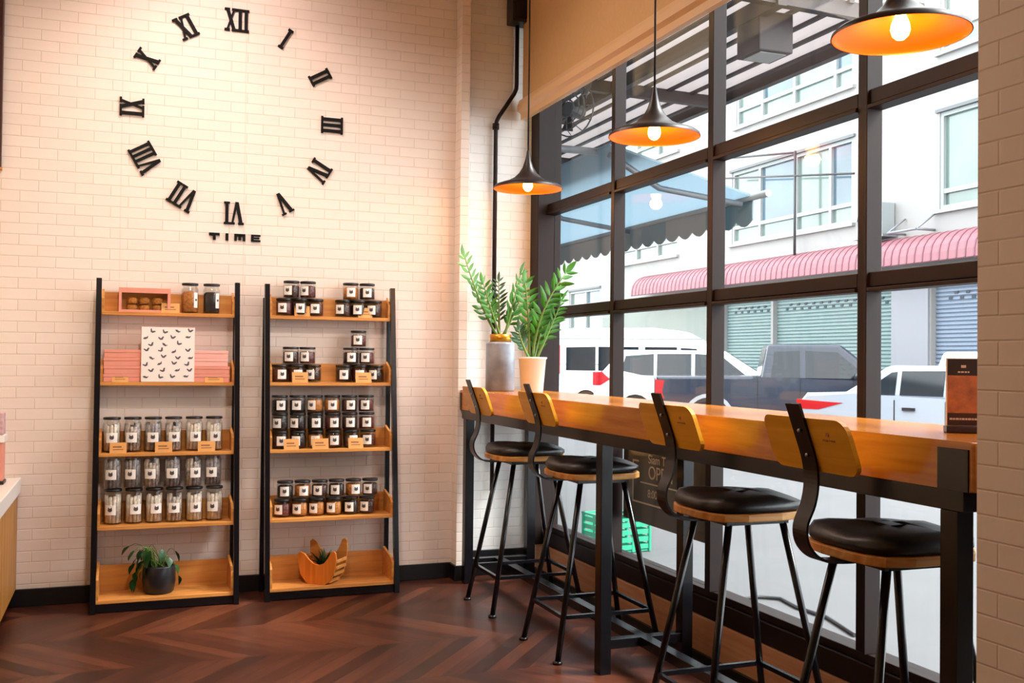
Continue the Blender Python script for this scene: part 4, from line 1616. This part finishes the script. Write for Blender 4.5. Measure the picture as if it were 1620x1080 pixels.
# wall fan under the canopy
fn = thing('wall_fan', (2.95, 6.62, 3.06), 'round caged fan outside near the top corner of the window', 'fan', rotz=math.radians(-62))
mb = MB()
for r in (0.06, 0.11, 0.155, 0.19):
    mb.tube([(r * math.cos(2 * PI * i / 24), -0.06 if r < 0.17 else 0.0, r * math.sin(2 * PI * i / 24)) for i in range(25)], 0.006, 5)
for i in range(12):
    a = 2 * PI * i / 12
    mb.tube([(0.05 * math.cos(a), -0.062, 0.05 * math.sin(a)), (0.15 * math.cos(a), -0.06, 0.15 * math.sin(a)), (0.19 * math.cos(a), 0.0, 0.19 * math.sin(a))], 0.004, 4)
mb.build('cage', M_POLE, fn)
for i in range(3):
    a = 2 * PI * i / 3 + 0.4
    MB().prism([(0.03 * math.cos(a), 0.03 * math.sin(a)), (0.16 * math.cos(a - 0.35), 0.16 * math.sin(a - 0.35)), (0.165 * math.cos(a + 0.3), 0.165 * math.sin(a + 0.3)), (0.04 * math.cos(a + 0.6), 0.04 * math.sin(a + 0.6))], 'Y', -0.03, -0.024).build('blade', M_STEELG, fn)
MB().tube([(0, -0.055, 0), (0, 0.10, 0)], 0.05, 12).build('motor', M_POLE, fn)
MB().tube([(0, 0.08, 0), (-0.02, 0.25, 0.30)], 0.02, 6).build('bracket', M_POLE, fn)

# sign on the glass, below the bar
M_SIGN = mat('slate_sign', '#565e68', 0.5, var=0.08, scale=6)
sg = thing('open_sign', (2.396, 4.30, 0.62), 'dark slate sign reading OPEN on the glass under the bar', 'sign')
poly = [(-0.455, -0.14), (0.385, -0.14), (0.385, 0.23), (-0.36, 0.23), (-0.42, 0.20), (-0.455, 0.14)]
MB().prism([(a, b) for a, b in poly], 'X', 0, 0.006).build('panel', M_SIGN, sg)
bs = lambda y, z: basis((-0.0012, y, z), (0, -1, 0), (0, 0, 1))
text_mesh('Siam Th', 0.062, bs(0.02, 0.178), M_TEXTW, 'lettering', sg)
text_mesh('OPEN', 0.092, bs(0.0, 0.112), M_TEXTW, 'lettering', sg)
text_mesh('8:00 -', 0.056, bs(0.06, 0.01), M_TEXTW, 'lettering', sg)
mb = MB()
mb.box(-0.0016, 0, 0.275, 0.283, -0.045, 0.165)
mb.box(-0.0016, 0, 0.22, 0.275, 0.157, 0.165)
mb.box(-0.0016, 0, -0.22, 0.275, -0.045, -0.037)
mb.box(-0.0016, 0, -0.20, 0.20, 0.056, 0.063)
mb.build('frame_line', M_TEXTW, sg)

# crate and cable on the pavement
M_CRATE = mat('turquoise_plastic', '#229875', 0.45)
cr = thing('plastic_crate', (3.52, 7.0, GZ + 0.006), 'turquoise plastic crate on the pavement outside the window', 'crate', rotz=0.15)
mb = MB()
mb.box(-0.15, 0.15, -0.22, 0.22, 0, 0.012)
for s in (-1, 1):
    for k in range(4):
        mb.box(s * 0.15 - 0.006, s * 0.15 + 0.006, -0.22, 0.22, 0.02 + 0.055 * k, 0.055 + 0.055 * k)
        mb.box(-0.15, 0.15, s * 0.22 - 0.006, s * 0.22 + 0.006, 0.02 + 0.055 * k, 0.055 + 0.055 * k)
    for y in (-0.22, -0.07, 0.07, 0.22):
        mb.box(s * 0.15 - 0.008, s * 0.15 + 0.008, y - 0.012, y + 0.012, 0, 0.235)
    for x in (-0.15, 0.0, 0.15):
        mb.box(x - 0.012, x + 0.012, s * 0.22 - 0.008, s * 0.22 + 0.008, 0, 0.235)
mb.build('body', M_CRATE, cr)
mb = MB()
for s in (-1, 1):
    mb.box(s * 0.15 - 0.012, s * 0.15 + 0.012, -0.232, 0.232, 0.235, 0.25)
    mb.box(-0.162, 0.162, s * 0.22 - 0.012, s * 0.22 + 0.012, 0.235, 0.25)
mb.build('rim', M_CRATE, cr)
tag(MB().tube([(3.30, 5.35, GZ + 0.012), (3.42, 5.22, GZ + 0.012), (3.60, 5.24, GZ + 0.012), (3.70, 5.16, GZ + 0.012), (3.66, 4.95, GZ + 0.012), (3.68, 4.70, GZ + 0.012), (3.58, 4.35, GZ + 0.012)], 0.011, 7).build('cable', M_POLE), 'dark cable lying on the pale pavement outside', 'cable')

# ------------------------------------------------------------------ vehicles
M_TYRE = mat('tyre', '#17181a', 0.8)
M_RIM = mat('alloy_rim', '#b9bcc0', 0.35, 0.7)
M_CARGL = mat('car_glass', '#182229', 0.08, 0.0, 0.45)
M_TAIL = mat('red_tail_light', '#b80f1e', 0.25, spec=0.7)
M_TRIM = mat('black_car_trim', '#1a1c20', 0.5)


def paint(name, c):
    return mat(name, c, 0.3, 0.0, 0.5, coat=0.3)


def arch(cx, r, n=9):
    """points over a wheel opening, running backwards in s"""
    return [(cx + r * math.cos(PI * i / n), 0.32 + r * math.sin(PI * i / n)) for i in range(n + 1)]


def vehicle(name, loc, heading, label, cat, L, W, body, cab, wheels, pm, roof_z, belt, side_glass, tails, gm=None, inset=0.16, wr=0.33, extra=None):
    """s runs from the rear (0) to the front (L); body: upper outline; cab: four corners of the greenhouse"""
    t = thing(name, loc, label, cat, 'cars parked across the street', heading)
    gm = gm or M_CARGL
    poly = list(body)
    low = [(L - 0.06, 0.26)]
    for cx in sorted(wheels, reverse=True):
        low += [(cx + wr + 0.10, 0.26)] + [(cx + (wr + 0.07) * math.cos(PI * i / 8), 0.30 + (wr + 0.07) * math.sin(PI * i / 8)) for i in range(9)] + [(cx - wr - 0.10, 0.26)]
    low += [(0.06, 0.26)]
    full = poly + low
    MB().prism(full, 'Y', -W / 2, W / 2, 0.05, 2).build('body', pm, t)
    if cab:
        s0, s1, s2, s3 = cab
        bm = MB()
        h0, h1 = W / 2 - 0.05, W / 2 - inset
        lower = [(s0, -h0, belt), (s3, -h0, belt), (s3, h0, belt), (s0, h0, belt)]
        upper = [(s1, -h1, roof_z), (s2, -h1, roof_z), (s2, h1, roof_z), (s1, h1, roof_z)]
        lo = [bm.bm.verts.new(p) for p in lower]
        up = [bm.bm.verts.new(p) for p in upper]
        bm.bm.faces.new(list(reversed(lo)))
        bm.bm.faces.new(up)
        for i in range(4):
            j = (i + 1) % 4
            bm.bm.faces.new([lo[i], lo[j], up[j], up[i]])
        bmesh.ops.bevel(bm.bm, geom=[e for e in bm.bm.edges], offset=0.06, segments=3, affect='EDGES', profile=0.5)
        bm.build('roof', pm, t)
        # windscreens
        for nm, a, b in (('rear_window', s0, s1), ('windscreen', s3, s2)):
            sgn = -1 if nm == 'rear_window' else 1
            d = Vector((b - a, 0, roof_z - belt))
            nrm = Vector((roof_z - belt, 0, -(b - a))).normalized() * (0.012 if sgn > 0 else -0.012)
            q = []
            for f, sy in ((0.12, -1), (0.12, 1), (0.86, 1), (0.86, -1)):
                hw = (h0 + (h1 - h0) * f) - 0.10
                q.append(Vector((a, 0, belt)) + d * f + Vector((0, sy * hw, 0)) + nrm)
            mb = MB()
            mb.quad(*q)
            r = bmesh.ops.extrude_face_region(mb.bm, geom=mb.bm.faces[:])
            bmesh.ops.translate(mb.bm, verts=[v for v in r['geom'] if isinstance(v, bmesh.types.BMVert)], vec=-nrm * 1.5)
            mb.build(nm, gm, t)
    # side windows follow the tumblehome
    for sy in (-1, 1):
        for g in side_glass:
            mb = MB()

            def P(s, z, o):
                f = max(0.0, (z - belt) / (roof_z - belt)) if cab else 0.0
                h = (W / 2 - 0.05) + (-(inset - 0.05)) * f if cab else W / 2
                return (s, sy * (h + o), z)
            o_ = [mb.bm.verts.new(P(s, z, 0.010)) for s, z in g]
            i_ = [mb.bm.verts.new(P(s, z, -0.015)) for s, z in g]
            mb.bm.faces.new(o_)
            mb.bm.faces.new(list(reversed(i_)))
            for i in range(len(g)):
                j = (i + 1) % len(g)
                mb.bm.faces.new([o_[i], i_[i], i_[j], o_[j]])
            mb.build('side_window', gm, t)
        for cx in wheels:
            mb = MB().lathe([(0, -0.10), (wr - 0.06, -0.10), (wr, -0.07), (wr, 0.07), (wr - 0.06, 0.10), (0, 0.10)], n=24)
            mb.xform(Matrix.Translation((cx, sy * (W / 2 - 0.12), wr)) @ Matrix.Rotation(PI / 2, 4, 'X'))
            w = mb.build('wheel', M_TYRE, t)
            mb = MB().lathe([(0, 0.03), (0.05, 0.03), (wr * 0.62, 0.012), (wr * 0.66, 0.0), (0, -0.01)], n=20)
            mb.xform(Matrix.Translation((cx, sy * (W / 2 - 0.018), wr)) @ Matrix.Rotation(-sy * PI / 2, 4, 'X'))
            mb.build('rim', M_RIM, w)
        for pts in tails:
            mb = MB()
            ya, yb = sy * (W / 2 - 0.16), sy * (W / 2 + 0.006)
            mb.prism(pts, 'Y', min(ya, yb), max(ya, yb))
            mb.build('tail_light', M_TAIL, t)
    if extra:
        extra(t, L, W)
    return t


def door_lines(ss, z0, z1, m=None):
    def f(t, L, W):
        for sy in (-1, 1):
            for s in ss:
                MB().box(s - 0.008, s + 0.008, sy * W / 2 - 0.004, sy * W / 2 + 0.004, z0, z1).build('door_seam', m or M_TRIM, t)
            for s in ss[:-1]:
                MB().box(s + 0.12, s + 0.30, sy * (W / 2 + 0.012) - 0.012, sy * (W / 2 + 0.012) + 0.012, z1 - 0.14, z1 - 0.10).build('door_handle', m or M_TRIM, t)
    return f


# silver saloon, nearest
vehicle('saloon_car', (10.25, 13.1, GZ), math.radians(-68), 'silver saloon car nearest the window, tail towards the left', 'car', 4.55, 1.78,
        [(L_, z_) for L_, z_ in ((0.0, 0.55), (0.03, 0.86), (0.14, 0.98), (0.9, 0.99), (3.2, 0.93), (4.1, 0.84), (4.48, 0.68), (4.52, 0.45))],
        (0.62, 1.35, 2.55, 3.45), (0.95, 3.6), paint('silver_paint', '#a6adb8'), 1.40, 0.94,
        [[(0.98, 0.985), (1.42, 1.30), (1.50, 1.31), (1.50, 0.985)], [(1.57, 0.985), (1.57, 1.32), (2.18, 1.33), (2.18, 0.985)], [(2.26, 0.985), (2.26, 1.33), (2.55, 1.31), (3.05, 0.985)]],
        [[(-0.012, 0.74), (-0.012, 0.88), (0.42, 0.86), (0.75, 0.85), (0.35, 0.74)]], extra=door_lines([1.52, 2.24, 3.1], 0.4, 0.92))
# dark pickup behind it
M_NAVY = paint('navy_paint', '#1c2739')


def pickup_bits(t, L, W):
    MB().box(0.10, 1.72, -W / 2 + 0.09, W / 2 - 0.09, 1.12, 1.135).build('bed_cover', M_TRIM, t)
    for sy in (-1, 1):
        for s in (1.86, 2.62, 3.55):
            MB().box(s - 0.008, s + 0.008, sy * W / 2 - 0.004, sy * W / 2 + 0.004, 0.45, 1.12).build('door_seam', M_TRIM, t)
        MB().lathe([(0, -0.07), (0.07, -0.05), (0.09, 0.0), (0.07, 0.05), (0, 0.07)], 3.62, sy * (W / 2 + 0.12), 1.18, 10).build('wing_mirror', M_NAVY, t)
    MB().box(-0.10, 0.02, -W / 2 + 0.1, W / 2 - 0.1, 0.42, 0.56, 0.02).build('bumper', M_RIM, t)
    for sy in (-1, 1):
        m = MB()
        pts = [(0.98 + 0.47 * math.cos(PI * i / 12), 0.36 + 0.47 * math.sin(PI * i / 12)) for i in range(13)]
        pts += [(0.98 + 0.40 * math.cos(PI * i / 12), 0.36 + 0.40 * math.sin(PI * i / 12)) for i in range(12, -1, -1)]
        ya, yb = sy * (W / 2 - 0.02), sy * (W / 2 + 0.035)
        m.prism(pts, 'Y', min(ya, yb), max(ya, yb))
        m.build('wheel_flare', M_RIM, t)


vehicle('pickup_truck', (9.78, 17.7, GZ), math.radians(-31), 'dark blue pickup truck parked behind the silver saloon', 'truck', 5.25, 1.85,
        [(0.0, 0.50), (0.0, 1.14), (1.78, 1.16), (1.80, 1.10), (4.0, 1.10), (4.9, 1.00), (5.2, 0.85), (5.22, 0.5)],
        (1.92, 2.05, 3.35, 4.15), (0.98, 4.1), M_NAVY, 1.76, 1.08,
        [[(2.10, 1.14), (2.16, 1.62), (2.62, 1.64), (2.62, 1.14)], [(2.72, 1.14), (2.72, 1.64), (3.28, 1.62), (3.85, 1.14)]],
        [[(-0.012, 0.72), (-0.012, 1.08), (0.16, 1.06), (0.12, 0.86), (0.16, 0.72)]], extra=pickup_bits, wr=0.37)
# white crossover behind the pickup
vehicle('suv', (10.40, 21.7, GZ), math.radians(-32), 'white SUV with pink-red tail light parked behind the pickup', 'car', 4.75, 1.82,
        [(0.0, 0.55), (0.02, 1.0), (0.2, 1.12), (3.3, 1.04), (4.3, 0.98), (4.68, 0.8), (4.72, 0.45)],
        (0.10, 0.62, 2.9, 3.85), (0.95, 3.75), paint('pearl_paint', '#d6d9de'), 1.67, 1.06,
        [[(0.62, 1.20), (0.72, 1.53), (1.35, 1.58), (1.35, 1.10), (1.1, 1.10)], [(1.42, 1.10), (1.42, 1.585), (2.18, 1.59), (2.18, 1.10)], [(2.26, 1.10), (2.26, 1.59), (2.82, 1.56), (3.40, 1.10)]],
        [[(-0.012, 0.86), (-0.012, 1.16), (0.20, 1.16), (0.38, 1.0), (0.16, 0.86)]], extra=door_lines([1.38, 2.22, 3.2], 0.45, 1.05), wr=0.35)
# white commuter van at the back
M_VANP = paint('white_van_paint', '#dfe2e4')


def van_bits(t, L, W):
    for sy in (-1, 1):
        for z in (1.98, 1.30):
            MB().box(0.1, 3.9, sy * W / 2 - 0.004, sy * W / 2 + 0.006, z, z + 0.018).build('body_seam', M_GREYM, t)
        MB().box(2.35, 2.37, sy * W / 2 - 0.004, sy * W / 2 + 0.005, 0.4, 1.95).build('door_seam', M_GREYM, t)
    MB().prism([(4.66, 1.16), (4.13, 1.80), (4.11, 1.78), (4.64, 1.14)], 'Y', -0.72, 0.72).build('windscreen', M_CARGL, t)
    MB().box(-0.006, 0.01, -0.68, 0.68, 1.15, 1.75).build('rear_window', M_CARGL, t)


vehicle('van', (11.30, 25.75, GZ), math.radians(-39), 'white high-roof van parked farthest back at left', 'van', 4.8, 1.72,
        [(0.0, 0.45), (0.0, 1.95), (0.10, 2.18), (0.45, 2.27), (2.6, 2.28), (3.35, 2.20), (4.0, 1.86), (4.66, 1.12), (4.78, 0.85), (4.78, 0.45)],
        None, (0.85, 3.9), M_VANP, 2.2, 1.1,
        [[(0.30, 1.15), (0.30, 1.76), (1.10, 1.78), (1.10, 1.15)], [(1.18, 1.15), (1.18, 1.78), (2.25, 1.78), (2.25, 1.15)], [(2.42, 1.15), (2.42, 1.78), (3.25, 1.78), (3.25, 1.15)], [(3.35, 1.15), (3.35, 1.76), (3.75, 1.74), (4.2, 1.15)]],
        [[(-0.012, 1.05), (-0.012, 1.82), (0.13, 1.82), (0.13, 1.05)]], extra=van_bits, wr=0.32)
# white people carrier seen past the menu card
vehicle('people_carrier', (12.6, 13.2, GZ), math.radians(-62), 'white people carrier partly hidden behind the menu card', 'car', 4.5, 1.76,
        [(0.0, 0.5), (0.02, 1.0), (0.1, 1.06), (3.4, 1.0), (4.2, 0.92), (4.46, 0.7), (4.48, 0.45)],
        (0.04, 0.25, 2.9, 3.9), (0.85, 3.6), paint('carrier_paint', '#d8dadd'), 1.62, 1.0,
        [[(0.22, 1.06), (0.32, 1.50), (1.0, 1.52), (1.0, 1.06)], [(1.08, 1.06), (1.08, 1.53), (1.95, 1.53), (1.95, 1.06)], [(2.03, 1.06), (2.03, 1.53), (2.75, 1.50), (3.3, 1.06)]],
        [[(-0.012, 0.8), (-0.012, 1.1), (0.12, 1.1), (0.12, 0.8)]], extra=door_lines([1.04, 1.99, 3.1], 0.45, 0.98), gm=mat('grey_car_glass', '#8b98a0', 0.1))
